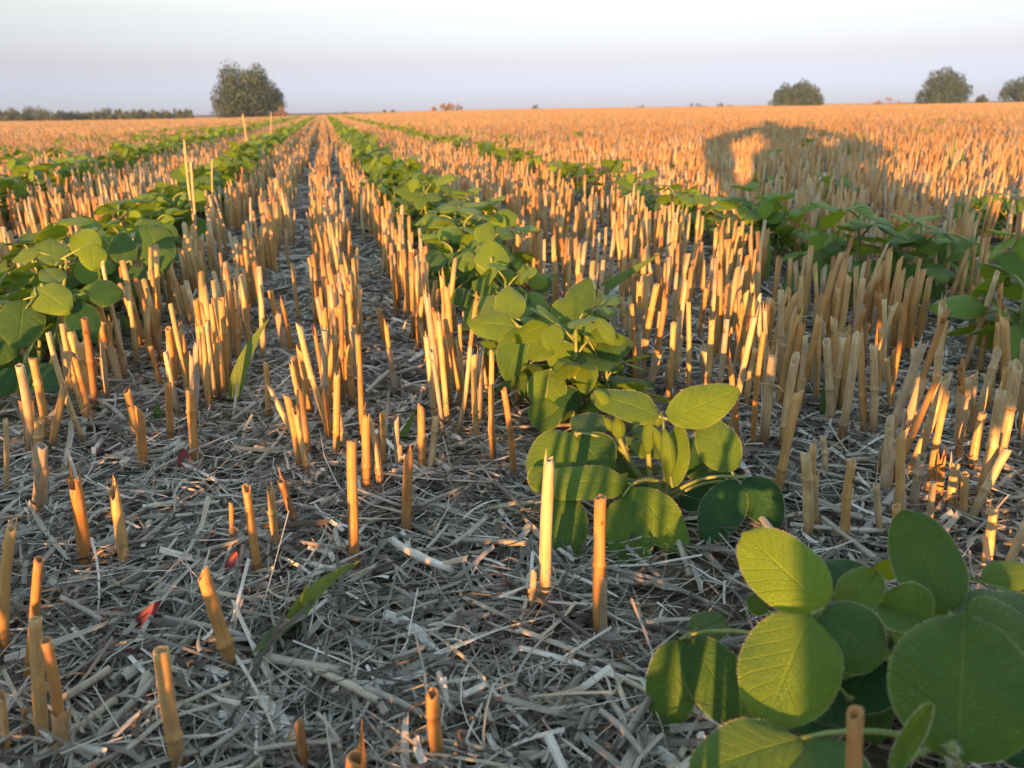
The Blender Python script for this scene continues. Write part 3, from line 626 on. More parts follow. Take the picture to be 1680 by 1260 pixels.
def custom_plant(base, stem_tops, leaves, label, fuzz=True, sr=.0022, shape=.3):
    """leaves: (junction px,py,d, stem index, stem fraction, [(bx,by,bd, tx,ty,td, wpx, tint, fold, droop, updown)])"""
    root = link('soybean_plant', None, loc=(base[0], base[1], float(gz(base[0], base[1]))), label=label, category='soybean plant', group=SOYGROUP)
    base = np.asarray(base, float); stems = []
    for k, (sx, sy, sd) in enumerate(stem_tops):
        top = at(sx, sy, sd) - base; b0 = np.array([.006 * k, .003 * k, 0])
        pts = curve_pts(b0 - [0, 0, .006], top, (random.uniform(-.004, .004), .003, 0), 8); stems.append(pts)
        rad = np.linspace(sr, sr * .7, 8); V, Q, T, U = tube(pts, rad, 10)
        so = link('stem', make_mesh('stem', V, Q, T, U, mat=STEM), root)
        if fuzz: link('hairs', hairs(pts, rad, 75, .0026), so)
    for (jx, jy, jd, si, sf, lfs) in leaves:
        J = at(jx, jy, jd) - base; st = stems[si]; i = sf * (len(st) - 1); i0 = min(int(i), len(st) - 2); S = st[i0] + (st[i0 + 1] - st[i0]) * (i - i0)
        pts = curve_pts(S, J, (0, 0, .12 * np.linalg.norm(J - S)), 7); rad = np.linspace(sr * .62, sr * .4, 7); V, Q, T, U = tube(pts, rad, 8)
        pet = link('petiole', make_mesh('petiole', V, Q, T, U, mat=STEM), root)
        if fuzz: link('hairs', hairs(pts, rad, 38, .0018), pet)
        for (bx, by, bd, tx, ty, td, wpx, tint, fold, droop, lift) in lfs:  # tint also colours sunlit leaves brighter and shaded ones darker
            B = at(bx, by, bd) - base; Tp = at(tx, ty, td) - base; L = np.linalg.norm(Tp - B); Wm = wpx * (bd + td) / 2 / FPX
            view = unit(CAM - (at(bx, by, bd) + at(tx, ty, td)) / 2); nr = view * (1 - lift) + np.array([0, 0, 1.0]) * lift
            Mx = leaf_frame(B, Tp, nr)
            lo = link('leaflet', leaf_mesh(L * 1.03, Wm * 1.06, tint, downy=fuzz, fold=fold, droop=droop, wave=.03, nl=26, nw=14, seed=int(bx * 7 + ty), shape=shape), pet, M=Mx)
            V, Q, T, U = tube(curve_pts(J, B, (0, 0, 0), 3), [sr * .45] * 3, 6)
            if np.linalg.norm(J - B) > .002: link('petiolule', make_mesh('petiolule', V, Q, T, U, mat=STEM), pet)
    return root, stems
D = .355
custom_plant(on_ground(1395, 1215), [(1340, 1030, .345), (1440, 1010, .35)], [
    (1345, 1004, .345, 0, 1.0, [(1352, 1000, .345, 1222, 876, .372, 112, .98, .06, .05, .25), (1330, 1010, .343, 1258, 1178, .315, 150, .72, .05, .06, .35), (1346, 1006, .345, 1448, 1082, .33, 118, .3, .1, .12, .5)]),
    (1130, 1043, .395, 0, .72, [(1115, 1052, .395, 1090, 1200, .385, 80, .35, .18, .1, .1), (1131, 1050, .394, 1226, 1194, .372, 92, .3, .22, .12, .2), (1134, 1042, .397, 1196, 1012, .42, 52, .25, .15, .1, .3)]),
    (1462, 1040, .36, 1, .6, [(1462, 1052, .37, 1382, 1156, .36, 112, .08, .1, .1, .3), (1455, 985, .385, 1346, 925, .40, 72, .08, .1, .06, .55), (1380, 1004, .365, 1440, 938, .375, 62, .75, .35, .1, .1)]),
    (1395, 1150, .36, 0, .35, [(1400, 1142, .365, 1300, 1185, .36, 84, .05, .1, .1, .5), (1260, 1004, .39, 1228, 982, .392, 34, .45, .1, .1, .2)]),
], 'nearest soybean plant with one bright yellow-green leaf catching the sun', fuzz=True, shape=.85)
custom_plant(on_ground(1560, 1275), [(1558, 1030, .335), (1560, 1225, .27)], [
    (1570, 1246, .275, 1, 1.0, [(1573, 1246, .272, 1582, 1008, .292, 208, .45, .06, .05, 0.1), (1640, 1240, .30, 1712, 1150, .31, 120, .05, .1, .1, .5)]),
    (1562, 1010, .34, 0, 1.0, [(1557, 1004, .345, 1486, 846, .375, 100, .3, .12, -.06, .05), (1530, 1024, .335, 1446, 984, .35, 84, .6, .75, .25, .35), (1570, 1012, .345, 1700, 968, .36, 70, .35, .12, .12, .6), (1585, 1014, .335, 1712, 1046, .33, 108, .42, .08, .15, .5)]),
    (1312, 1212, .305, 1, .75, [(1312, 1212, .304, 1146, 1252, .29, 110, .5, .15, .15, .6), (1320, 1214, .304, 1400, 1300, .275, 120, .35, .15, .2, .6)]),
    (1470, 1262, .27, 1, .8, [(1462, 1268, .27, 1522, 1164, .275, 30, .6, .6, -.3, 0)]),
], 'soybean plant cut off by the right edge with a large round leaf facing the viewer', shape=.95)
_, st2 = custom_plant(on_ground(1080, 850), [(1063, 690, .595), (1098, 770, .585), (1012, 705, .60)], [
    (1087, 680, .590, 0, 1.0, [(1081, 678, .588, 976, 628, .60, 62, .62, .1, .22, .55), (1096, 682, .590, 1213, 632, .60, 68, .8, .05, .05, .2), (1103, 795, .585, 1117, 690, .60, 40, .7, .3, .05, 0)]),
    (1205, 777, .575, 1, .45, [(1201, 768, .577, 1154, 676, .60, 66, .55, .12, .06, .2), (1227, 778, .575, 1278, 858, .56, 66, .1, .25, .12, .35), (1210, 783, .574, 1158, 880, .555, 70, .12, .1, .1, .4)]),
    (1192, 785, .60, 1, .35, [(1192, 780, .61, 1128, 712, .63, 80, .05, .1, .1, .4), (1190, 790, .605, 1120, 842, .60, 84, .12, .1, .1, .4)]),
    (943, 706, .60, 2, .75, [(943, 708, .60, 868, 764, .585, 70, .5, .12, .12, .4), (948, 711, .60, 998, 768, .585, 84, .2, .12, .12, .4), (945, 703, .605, 992, 672, .63, 56, .2, .1, .1, .5)]),
    (1036, 790, .572, 1, .75, [(1030, 787, .572, 876, 778, .56, 66, .55, .1, .12, .5), (1038, 793, .57, 1130, 897, .545, 74, .75, .06, .1, .45), (1022, 810, .567, 1036, 944, .54, 84, .55, .14, .08, .25)]),
    (926, 800, .565, 2, .4, [(926, 803, .565, 934, 914, .545, 66, .4, .12, .08, .25), (893, 760, .575, 878, 800, .57, 40, .5, .1, .1, .3)]),
    (1085, 898, .56, 0, .25, [(1083, 900, .56, 1132, 980, .535, 112, .05, .05, .08, .45)]),
], 'hairy soybean plant in the middle with unfolding young leaves and upright stems', sr=.0026)
# folded hairy buds on the middle plant
def bud(root_label, px, py, d, tx, ty, w, parent):
    a = at(px, py, d); b = at(tx, ty, d); base = np.array(parent.location)
    pts = curve_pts(a - base, b - base, (.0008, 0, 0), 8); rad = np.array([.25, .7, .95, 1, .95, .8, .5, .08]) * w * d / FPX / 2
    V, Q, T, U = tube(pts, rad, 12); V = np.array(V)
    o = link('leaf_bud', make_mesh('leaf_bud', V, Q, T, U * [2, 1] - [1, 0], {'tint': np.full(len(V), .8)}, LEAF), parent)
    link('hairs', hairs(pts, rad, 60, .0026), o)
P2 = bpy.data.objects['soybean_plant.002']
for q in ((1014, 720, .598, 1012, 682, 24), (1006, 708, .602, 990, 684, 16), (1098, 782, .582, 1090, 702, 26), (1088, 745, .586, 1072, 700, 18), (1062, 745, .594, 1066, 672, 24), (1075, 700, .592, 1084, 676, 15), (1000, 668, .604, 975, 640, 22)): bud('', *q, P2)
custom_plant(on_ground(905, 700), [(905, 560, .765), (945, 540, .77), (895, 610, .74)], [
    (852, 533, .765, 0, .95, [(846, 533, .765, 772, 522, .76, 58, .75, .08, .12, .5), (851, 536, .764, 832, 618, .745, 52, .5, .25, .08, .2), (838, 520, .77, 834, 466, .80, 48, .8, .06, .0, .1), (820, 512, .78, 788, 482, .80, 42, .7, .1, .1, .4)]),
    (908, 530, .77, 0, 1.0, [(863, 530, .77, 932, 550, .76, 38, .65, .2, .15, .5), (913, 524, .77, 942, 486, .79, 40, .5, .12, .0, .1), (940, 518, .78, 965, 455, .80, 46, .2, .12, .0, .15)]),
    (912, 552, .755, 1, .8, [(910, 550, .755, 870, 582, .745, 44, .7, .1, .1, .3), (912, 556, .754, 936, 614, .74, 48, .65, .1, .1, .25), (945, 564, .755, 964, 622, .745, 42, .75, .1, .1, .2)]),
    (950, 525, .775, 1, 1.0, [(946, 522, .775, 970, 572, .765, 44, .55, .1, .1, .25), (980, 582, .765, 1036, 553, .77, 42, .3, .15, .12, .4), (960, 500, .79, 985, 470, .81, 34, .2, .2, .1, .3)]),
    (902, 605, .735, 2, .8, [(905, 602, .735, 888, 668, .72, 62, .85, .06, .06, .2), (896, 650, .725, 893, 702, .71, 54, .6, .06, .1, .25), (910, 640, .73, 950, 660, .72, 46, .15, .15, .15, .4)]),
], 'soybean plant behind the hairy one, striped by thin stalk shadows', fuzz=True, sr=.0022)
custom_plant(on_ground(800, 545), [(806, 430, 1.03), (780, 420, 1.06)], [
    (811, 463, 1.03, 0, .9, [(811, 462, 1.03, 802, 400, 1.05, 54, .8, .06, .02, .1), (782, 440, 1.04, 746, 428, 1.04, 40, .75, .1, .15, .5), (800, 440, 1.05, 830, 408, 1.08, 44, .7, .1, .05, .3)]),
    (780, 420, 1.06, 1, 1.0, [(782, 418, 1.06, 770, 446, 1.05, 36, .45, .1, .1, .3), (790, 405, 1.08, 803, 370, 1.10, 34, .75, .08, .05, .2), (830, 480, 1.02, 852, 505, 1.0, 40, .5, .1, .1, .3)]),
    (770, 490, 1.01, 1, .5, [(775, 488, 1.01, 742, 500, 1.0, 36, .3, .1, .1, .4), (800, 500, 1.0, 772, 545, .98, 46, .4, .1, .1, .3), (815, 495, 1.0, 855, 540, .98, 44, .3, .1, .1, .3)]),
], 'soybean plant with an upright oval lit leaf, fourth back in the middle row', fuzz=False, sr=.0022)
custom_plant(on_ground(60, 640), [(70, 470, .86), (110, 430, .9)], [
    (60, 490, .85, 0, .9, [(58, 476, .86, 110, 508, .84, 58, .95, .05, .08, .3), (40, 496, .85, 30, 570, .82, 66, .4, .1, .08, .25), (20, 540, .84, -20, 600, .82, 60, .3, .1, .1, .4)]),
    (100, 430, .9, 1, 1.0, [(152, 402, .9, 154, 446, .89, 40, 1.0, .06, .06, .1), (92, 440, .89, 84, 394, .92, 44, .75, .1, .02, .1), (66, 418, .9, 18, 428, .9, 30, .7, .12, .1, .5)]),
    (120, 490, .86, 0, .8, [(145, 486, .87, 200, 482, .88, 46, .12, .08, .1, .3), (125, 500, .86, 150, 560, .85, 50, .15, .12, .1, .4), (100, 470, .87, 70, 440, .9, 36, .6, .2, .1, .4)]),
    (40, 600, .82, 0, .4, [(45, 600, .82, 90, 640, .8, 56, .1, .1, .1, .5), (30, 610, .82, -10, 650, .8, 50, .1, .1, .1, .5), (60, 560, .84, 20, 540, .85, 44, .4, .1, .1, .5)]),
], 'leafy soybean at the left edge with a lit round leaf and drooping shaded ones', fuzz=False, sr=.0024)
custom_plant(on_ground(225, 520), [(215, 430, 1.08), (245, 385, 1.13)], [
    (240, 372, 1.13, 1, 1.0, [(240, 370, 1.13, 268, 440, 1.10, 60, .25, .08, .1, .2), (225, 378, 1.14, 262, 362, 1.17, 34, .7, .1, .05, .5), (255, 372, 1.14, 288, 392, 1.13, 34, .35, .1, .1, .4)]),
    (205, 436, 1.08, 0, 1.0, [(200, 437, 1.08, 205, 384, 1.11, 40, .3, .15, .02, .1), (206, 440, 1.08, 235, 480, 1.06, 48, .1, .1, .1, .4), (195, 440, 1.08, 170, 470, 1.07, 44, .1, .1, .1, .4)]),
    (150, 385, 1.13, 0, .8, [(165, 395, 1.12, 125, 375, 1.15, 40, .65, .1, .1, .4), (140, 378, 1.15, 160, 362, 1.18, 34, .7, .1, .1, .3), (150, 392, 1.12, 100, 388, 1.13, 30, .5, .1, .1, .6)]),
], 'soybean of the left row with a big dark lobed leaf beside pale stalks', fuzz=False, sr=.0022)

# repeats: a few built plants, copied along the rows
def built_plant(seed):
    rs = random.Random(seed); h = rs.uniform(.07, .10); parts = {'stem': None, 'leaves': []}
    stem = curve_pts((0, 0, -.005), (rs.uniform(-.012, .012), rs.uniform(-.012, .012), h), (rs.uniform(-.004, .004), 0, 0), 5)
    leaves = []; az = rs.random() * 6.28; nL = 7
    for k in range(nL):
        f = .3 + .7 * k / (nL - 1); i = f * 4; i0 = min(int(i), 3); S = stem[i0] + (stem[i0 + 1] - stem[i0]) * (i - i0)
        az += 2.4 + rs.uniform(-.4, .4); ln = rs.uniform(.02, .036) * (1.15 - .5 * f); el = rs.uniform(.3, .8)
        o = np.array([math.cos(az), math.sin(az), 0]); J = S + o * ln * math.cos(el) + np.array([0, 0, ln * math.sin(el)]); lfs = []
        young = .15 + .7 * f + rs.uniform(-.25, .2)
        for q in ((0,) if k == 0 else (-1, 0, 1)):
            a2 = az + q * rs.uniform(1.1, 1.6); o2 = np.array([math.cos(a2), math.sin(a2), 0]); L = rs.uniform(.030, .044) * (1.15 - .35 * f if k else 1.1)
            tip = J + o2 * L * .92 + np.array([0, 0, L * rs.uniform(-.75, .45)]); B = J + o2 * (.006 if q == 0 else .002)
            nr = np.array([rs.uniform(-.5, .5), rs.uniform(-.9, .1), .9]); lfs.append((B, tip, nr, L, L * rs.uniform(.66, .82), min(1, max(0, young + rs.uniform(-.15, .15))), rs.randrange(999)))
        leaves.append((S, J, lfs))
    return stem, leaves
PROTO = [built_plant(s_) for s_ in (3, 8, 15, 21, 34, 55)]
def proto_meshes(pr, seed):
    stem, leaves = pr; V, Q, T, U = tube(stem, np.linspace(.0021, .0014, 5), 6); out = [make_mesh('stem', V, Q, T, U, mat=STEM), []]
    joined = Bag(); joined.add(V, Q, T, U, tint=.5)
    for S, J, lfs in leaves:
        V, Q, T, U = tube(curve_pts(S, J, (0, 0, .002), 4), [.0012, .0011, .001, .0009], 5); pm = make_mesh('petiole', V, Q, T, U, mat=STEM); joined.add(V, Q, T, U, tint=.6); ll = []
        for B, tip, nr, L, W, ti, sd in lfs:
            M_ = leaf_frame(B, tip, nr); ll.append((leaf_mesh(L, W, ti, fold=.12, droop=.12, wave=.02, nl=9, nw=6, seed=sd), M_))
            V, Q, U = leaf_geo(L, W, fold=.12, droop=.12, nl=5, nw=2, seed=sd); A = np.array(M_); joined.add(V @ A[:3, :3].T + A[:3, 3], Q, None, U, tint=ti)
        out[1].append((pm, ll))
    return out, joined
PM = [proto_meshes(p, i) for i, p in enumerate(PROTO)]
JM = [j.mesh('soybean_plant', LEAF) for _, j in PM]
pl = []
dens = {0: .95, -1: .97, -2: .98, -3: .78, 1: .48, 2: .18, -4: .5, 3: .06}
for k in range(-14, 15):
    u0 = SOY0 + k * SOYD; v = .2
    while v < 34:
        v += rng.uniform(.045, .085) * (1 + max(0, v - 5) * .05)
        pz = dens.get(k, .16 if k < 0 else .04) * (1 if math.sin(v * 1.9 + k * 2.1) > -.75 or k in (0, -1, -2) else .2)
        if rng.random() > pz: continue
        if k == 0 and v < 1.18: continue
        if k == -1 and v < 1.0: continue
        if k == 1 and v < 1.02: continue
        P = ACROSS * (u0 + rng.normal(0, .03)) + ALONG * v; pl.append((P, rng.uniform(.8, 1.15) * {0: 1.38, -1: 1.42, -2: 1.5, -3: 1.3, -4: 1.3, 1: 1.38}.get(k, 1.05), k))
for x, y, sc_ in ((1395, 505, 1.6), (1372, 500, 1.3), (1345, 475, 1.15), (1500, 508, 1.4), (1488, 500, 1.2), (1265, 445, 1.35), (1245, 435, 1.15), (1150, 405, 1.35), (1132, 395, 1.15), (1105, 385, 1.1), (945, 312, 1.25), (830, 262, 1.3), (1660, 640, 1.5), (1690, 610, 1.4), (1550, 480, 1.1), (-15, 560, .95), (60, 545, .9), (120, 540, .9), (250, 480, .95), (185, 520, .8), (1640, 400, 1.3), (1600, 395, 1.1), (840, 590, 1.0), (850, 555, 1.0), (1010, 815, .72), (935, 705, 1.1), (865, 625, 1.15), (885, 665, 1.0), (955, 640, 1.1), (1000, 720, 1.0), (1500, 1130, .85), (1640, 1140, .62), (1400, 1180, .75), (20, 625, 1.2), (110, 600, 1.1), (150, 565, 1.1), (745, 430, 1.4), (725, 405, 1.4), (700, 385, 1.35), (720, 440, 1.2)):
    pl.append((on_ground(x, y), sc_, 9))
PA = np.array([p[0] for p in pl]); px, py, dd = project(PA + [0, 0, .08])
visp = (dd > 0) & (px > -60) & (px < 1740)
order = [i for i in np.argsort(np.hypot(PA[:, 0], PA[:, 1])) if visp[i]]
plname = {0: 'middle soybean row', -1: 'first row left of it', -2: 'second row left'}
far = Bag(); slot = 0
def plant_label(P, sc_, v_):
    d = math.hypot(P[0], P[1]); u = float(P @ ACROSS); kk = round((u - SOY0) / SOYD)
    rown = {0: 'the middle green row', -1: 'the first green row leftward', -2: 'the second green row leftward', 1: 'the sparse green row rightward', 2: 'the thin green row at far right'}.get(kk, 'the faint green rows at far left' if kk < 0 else 'the faint green rows at far right')
    size = 'small' if sc_ < .85 else ('large' if sc_ > 1.02 else 'mid-sized')
    return f"{size} {('spreading', 'upright', 'dense', 'low', 'leaning', 'open')[v_]} soybean {'nearby in' if d < 1.7 else ('a third along' if d < 3.2 else ('halfway along' if d < 5.5 else 'far along'))} {rown}"
used_lab = defaultdict(int)
NTH = ['', 'second ', 'third ', 'fourth ', 'fifth ', 'sixth ', 'seventh ', 'eighth ', 'ninth ', 'tenth ', 'eleventh ', 'twelfth ', 'thirteenth ', 'fourteenth ', 'fifteenth ']
for n_, i in enumerate(order):
    P, sc_, k = pl[i]; v_ = int(rng.integers(0, len(PM))); rot = rng.uniform(0, 6.28)
    Mx = Matrix.Translation((P[0], P[1], float(gz(P[0], P[1])))) @ Matrix.Rotation(rot, 4, 'Z') @ Matrix.Scale(sc_, 4)
    if n_ < 290:
        if n_ < 75:
            root = link('soybean_plant', None, M=Mx); (sm, lv), _ = PM[v_]; link('stem', sm, root)
            for pm, ll in lv:
                po = link('petiole', pm, root)
                for lm, lM in ll: link('leaflet', lm, po, M=lM)
        else: root = link('soybean_plant', JM[v_], M=Mx)
        lab = plant_label(P, sc_, v_); used_lab[lab] += 1; root['label'] = (NTH[min(used_lab[lab] - 1, 14)] + 'nearest ' if used_lab[lab] > 1 else '') + lab; root['category'] = 'soybean plant'; root['group'] = SOYGROUP
    else:
        A = np.array(Mx); J = PM[v_][1]; V = np.concatenate(J.V)
        far.add(V @ A[:3, :3].T + A[:3, 3], np.concatenate(J.Q), np.concatenate(J.T), np.concatenate(J.U), tint=np.concatenate(J.A['tint']))
if far.n: link('far_soybeans', far.mesh('far_soybeans', LEAF), kind='stuff', label='distant soybean rows fading into the stubble', group=SOYGROUP)

# ------------------------------------------------------------------ weeds and red leaves
def blade_mesh(pts, w, tint, fold=.25, mat=GRASS):
    pts = np.asarray(pts, float); K = len(pts); V, U = [], []
    for i, p in enumerate(pts):
        t = i / (K - 1); d = unit(pts[min(i + 1, K - 1)] - pts[max(i - 1, 0)]); tc_ = unit(np.array([0, -.8, .6])); s_ = unit(np.cross(d, tc_)); nn = np.cross(s_, d)
        hw = w / 2 * (min(1, .45 + 2.2 * t)) * (1 - t ** 2.2) + w * .01
        for j in (-1, -.5, 0, .5, 1): V.append(p + s_ * hw * j + nn * abs(j) * hw * fold); U.append((j, t))
    Q = [(i * 5 + j, i * 5 + j + 1, (i + 1) * 5 + j + 1, (i + 1) * 5 + j) for i in range(K - 1) for j in range(4)]
    return make_mesh('blade', V, Q, None, U, {'tint': np.full(len(V), tint)}, mat)
def weed(base_px, blades, label):
    b = on_ground(*base_px); root = link('grass_weed', None, loc=tuple(b), label=label, category='grass weed', group='green grass weeds in the stubble'); dep = (b - CAM) @ FWD
    for (x0, y0, x1, y1, wpx, ti, bow) in blades:
        a = at(x0, y0, dep * .99) - b; t_ = at(x1, y1, dep * (.97 if y1 < base_px[1] else .88)) - b
        link('blade', blade_mesh(curve_pts(a, t_, (bow, 0, abs(bow) * .5), 9), wpx * dep / FPX, ti), root)
weed((380, 668), [(382, 668, 442, 522, 27, .35, -.006)], 'broad single grass blade leaning right beside orange stalks')
weed((476, 1045), [(474, 1040, 590, 920, 32, .6, -.006), (476, 1020, 412, 1074, 26, .2, .0), (476, 1045, 504, 955, 10, .9, 0), (478, 1040, 505, 1010, 14, .4, 0)], 'small green grass seedling with spread leaves on open straw')
weed((935, 560), [(948, 500, 1085, 415, 18, .35, .004), (940, 540, 965, 470, 16, .3, 0)], 'long grass blade arching right from the middle soybeans')
weed((262, 700), [(262, 705, 258, 655, 18, .15, 0), (268, 710, 250, 670, 9, .3, 0)], 'short dull green blade standing near a leaning stalk at left')
weed((295, 780), [(295, 782, 294, 738, 9, .2, 0)], 'tiny green blade beside the dark red leaf')
weed((680, 1275), [(680, 1275, 682, 1222, 16, .3, 0)], 'green blade tip poking up at the bottom edge')
weed((652, 735), [(652, 738, 682, 672, 16, .4, 0)], 'narrow green blade behind short grey stalks')
weed((1350, 690), [(1348, 690, 1362, 590, 16, .2, 0)], 'dark grass blade between crossed grey stalks at right')
weed((1385, 470), [(1380, 480, 1383, 378, 11, .25, .002), (1384, 480, 1392, 400, 8, .3, 0), (1380, 470, 1360, 420, 8, .3, 0)], 'tall bluish grass shoot in front of the right-hand soybeans')
weed((1335, 420), [(1335, 425, 1345, 345, 11, .4, 0), (1330, 425, 1310, 350, 10, .45, 0), (1338, 425, 1362, 365, 10, .3, .003), (1332, 425, 1322, 360, 9, .5, 0), (1330, 425, 1300, 380, 8, .4, 0)], 'tuft of grass between two right-hand soybeans')
weed((1250, 470), [(1252, 470, 1262, 380, 12, .5, .003)], 'yellow-green grass blade rising behind shaded stalks')
weed((450, 410), [(450, 415, 445, 365, 14, .2, 0), (452, 415, 462, 380, 9, .3, 0)], 'dark green blade in the bare strip between rows')
weed((60, 390), [(62, 392, 52, 342, 9, .8, 0), (66, 392, 90, 340, 10, .7, 0), (60, 392, 40, 355, 8, .6, 0)], 'yellowish grass tuft by the left row')
weed((230, 390), [(230, 392, 226, 300, 6, .5, 0), (232, 392, 250, 310, 8, .45, 0), (226, 392, 205, 330, 7, .55, 0), (235, 392, 262, 340, 7, .6, 0)], 'loose grass tuft among tall pale stalks')
weed((1560, 290), [(1560, 300, 1568, 215, 7, .2, 0), (1556, 300, 1536, 245, 7, .2, 0), (1563, 300, 1585, 240, 7, .25, 0), (1560, 300, 1555, 225, 6, .3, 0)], 'green grass clump in the sunlit stubble at far right')
weed((1190, 235), [(1190, 244, 1186, 205, 4, .2, 0), (1192, 244, 1200, 208, 4, .2, 0), (1188, 244, 1178, 212, 4, .3, 0)], 'small grass clump at the start of the long shadow')
weed((1395, 270), [(1395, 275, 1390, 225, 6, .15, 0), (1398, 275, 1410, 232, 6, .15, 0), (1392, 275, 1376, 236, 6, .2, 0)], 'dim grass clump at the right side of the long shadow')
def red_leaf(px, py, tx, ty, w, z, label, curl=.5):
    a = on_ground(px, py, z); b = on_ground(tx, ty, z + .008); b2 = a + (at(tx, ty, (a - CAM) @ FWD) - a)
    L = np.linalg.norm(b2 - a); V, Q, U = leaf_geo(L, w * ((a - CAM) @ FWD) / FPX, fold=curl, droop=.1, nl=8, nw=4, seed=int(px)); dep = unit(CAM - a)
    link('fallen_leaf', make_mesh('fallen_leaf', V, Q, None, U, mat=RED), M=leaf_frame(a, b2, dep * .7 + np.array([0, 0, .5])), label=label, category='fallen leaf', group='small red leaves in the straw')
red_leaf(220, 1033, 264, 985, 22, .012, 'curled crimson leaf lying on grey straw at lower left')
red_leaf(372, 936, 388, 905, 16, .02, 'bright red leaf scrap at the foot of an orange stalk')
red_leaf(388, 940, 404, 928, 10, .016, 'small rust leaf scrap right of the bright red one')
red_leaf(305, 775, 300, 735, 22, .012, 'dark red leaf behind a tall orange stalk')
red_leaf(160, 752, 182, 742, 14, .014, 'purple red leaf half hidden in straw at left')
red_leaf(142, 770, 156, 766, 9, .012, 'tiny red leaf tip left of the purple one')
red_leaf(200, 1072, 218, 1066, 10, .012, 'small brown-red leaf below the crimson one')
red_leaf(1412, 606, 1420, 592, 12, .012, 'dull red leaf between shaded stalks at right')

# ------------------------------------------------------------------ trees and shrubs on the horizon
CROWN = {'olive': simple_mat('olive_foliage', (.026, .058, .046), (.062, .112, .086), 1.2, .6, .2, 0, True),
         'green': simple_mat('hedge_foliage', (.04, .07, .035), (.09, .125, .06), 1.2, .6, .2, 0, True),
         'dry': simple_mat('dry_scrub', (.17, .12, .08), (.30, .21, .14), 1.2, .7, .2, 0, True)}
BARK = simple_mat('bark', (.06, .05, .04), (.14, .11, .08), 14, .9, 0, .01)
def crown_mesh(W, Hh, lobes, leaves, leaf, mat, seed, z0=.12, spiky=0):
    rs = np.random.default_rng(seed); cs, rr = [], []
    for i in range(lobes):
        a = rs.uniform(0, 6.28); q = math.sqrt(rs.random()); x = q * math.cos(a) * W * .36; y = q * math.sin(a) * W * .30
        top = Hh * (1 - .55 * q * q) ; z = rs.uniform(z0 * .4 + .06, .84) * top; cs.append((x, y, z)); rr.append(rs.uniform(.11, .19) * min(W, Hh * 1.35))
    cs, rr = np.array(cs), np.array(rr)
    k = rs.integers(0, lobes, leaves); d = rs.normal(size=(leaves, 3)); d /= np.linalg.norm(d, axis=1, keepdims=True)
    P = cs[k] + d * (rr[k] * rs.uniform(.45, 1.0, leaves) ** .6)[:, None] * np.array([1, 1, 1.05]); P[:, 2] = np.maximum(P[:, 2], .05)
    if spiky: P[:, 2] *= 1 + spiky * rs.random(leaves) ** 3
    n1 = d + rs.normal(0, .6, (leaves, 3)); n1 /= np.linalg.norm(n1, axis=1, keepdims=True); h = rs.normal(size=(leaves, 3)); a = np.cross(n1, h); a /= np.linalg.norm(a, axis=1, keepdims=True); b = np.cross(n1, a)
    sz = leaf * rs.uniform(.6, 1.4, leaves)[:, None]; V = np.stack([P - a * sz * .5, P + b * sz * .25, P + a * sz * .5, P - b * sz * .25], 1).reshape(-1, 3)
    tint = np.repeat(np.clip(rs.normal(.5, .22, leaves) + .25 * (rs.random(lobes)[k] - .5), 0, 1), 4)
    return make_mesh('crown', V, np.arange(leaves * 4).reshape(-1, 4), attrs={'tint': tint}, mat=CROWN[mat], smooth=False)
def trunk_mesh(W, Hh, seed, stems=4):
    rs = random.Random(seed); B = Bag()
    for i in range(stems):
        a = rs.random() * 6.28; e = np.array([math.cos(a) * W * .2, math.sin(a) * W * .2, Hh * rs.uniform(.5, .7)])
        V, Q, T, U = tube(curve_pts((math.cos(a) * .06, math.sin(a) * .06, -.1), e, (0, 0, .1), 5), np.linspace(.035, .012, 5) * Hh * .5, 6); B.add(V, Q, T, U)
        for _ in range(2):
            f = e * rs.uniform(.5, .8); q = f + np.array([rs.uniform(-1, 1) * W * .2, rs.uniform(-1, 1) * W * .2, Hh * .25]); V, Q, T, U = tube(curve_pts(f, q, (0, 0, .05), 4), np.linspace(.02, .006, 4) * Hh * .4, 5); B.add(V, Q, T, U)
    return B.mesh('trunk', BARK)
def tree(name, px, dist, W, Hh, mat, label, cat, seed, lobes=26, leaves=5000, leaf=.16, group=None, z0=.1, sink=0, spiky=0):
    r = ray(px, 180); r[2] = 0; P = unit(r) * dist
    o = link(name, None, loc=(P[0], P[1], float(gz(P[0], P[1])) - sink), label=label, category=cat)
    if group: o['group'] = group
    link('trunk', trunk_mesh(W, Hh, seed), o); link('crown', crown_mesh(W, Hh, lobes, leaves, leaf, mat, seed, z0, spiky), o)
    return o
tree('large_bush', 408, 59, 5.2, 4.15, 'olive', 'large rounded olive-green bush standing alone on the left horizon', 'bush', 5, 80, 22000, .15)
tree('dry_scrub', 457, 58, 1.0, .85, 'dry', 'reddish dry scrub at the right foot of the large bush', 'scrub', 6, 10, 900, .12, spiky=.3)
tree('round_bush', 1305, 92, 6.6, 3.0, 'olive', 'wide low hazy bush on the right horizon', 'bush', 17, 56, 11000, .2)
tree('round_bush', 1543, 97, 6.4, 3.75, 'olive', 'tall domed bush on the right horizon beside a tiny shrub', 'bush', 23, 56, 11000, .2)
tree('small_shrub', 1604, 97, 2.1, 1.15, 'olive', 'tiny shrub just right of the tall domed bush', 'shrub', 29, 10, 900, .16)
tree('round_bush', 1672, 110, 5.6, 3.4, 'olive', 'pale bush cut off by the right edge on the horizon', 'bush', 31, 40, 8000, .2)
tree('dry_scrub', 735, 95, 5.2, .95, 'dry', 'low reddish scrub patch on the middle horizon', 'scrub', 37, 22, 1600, .16, spiky=.4)
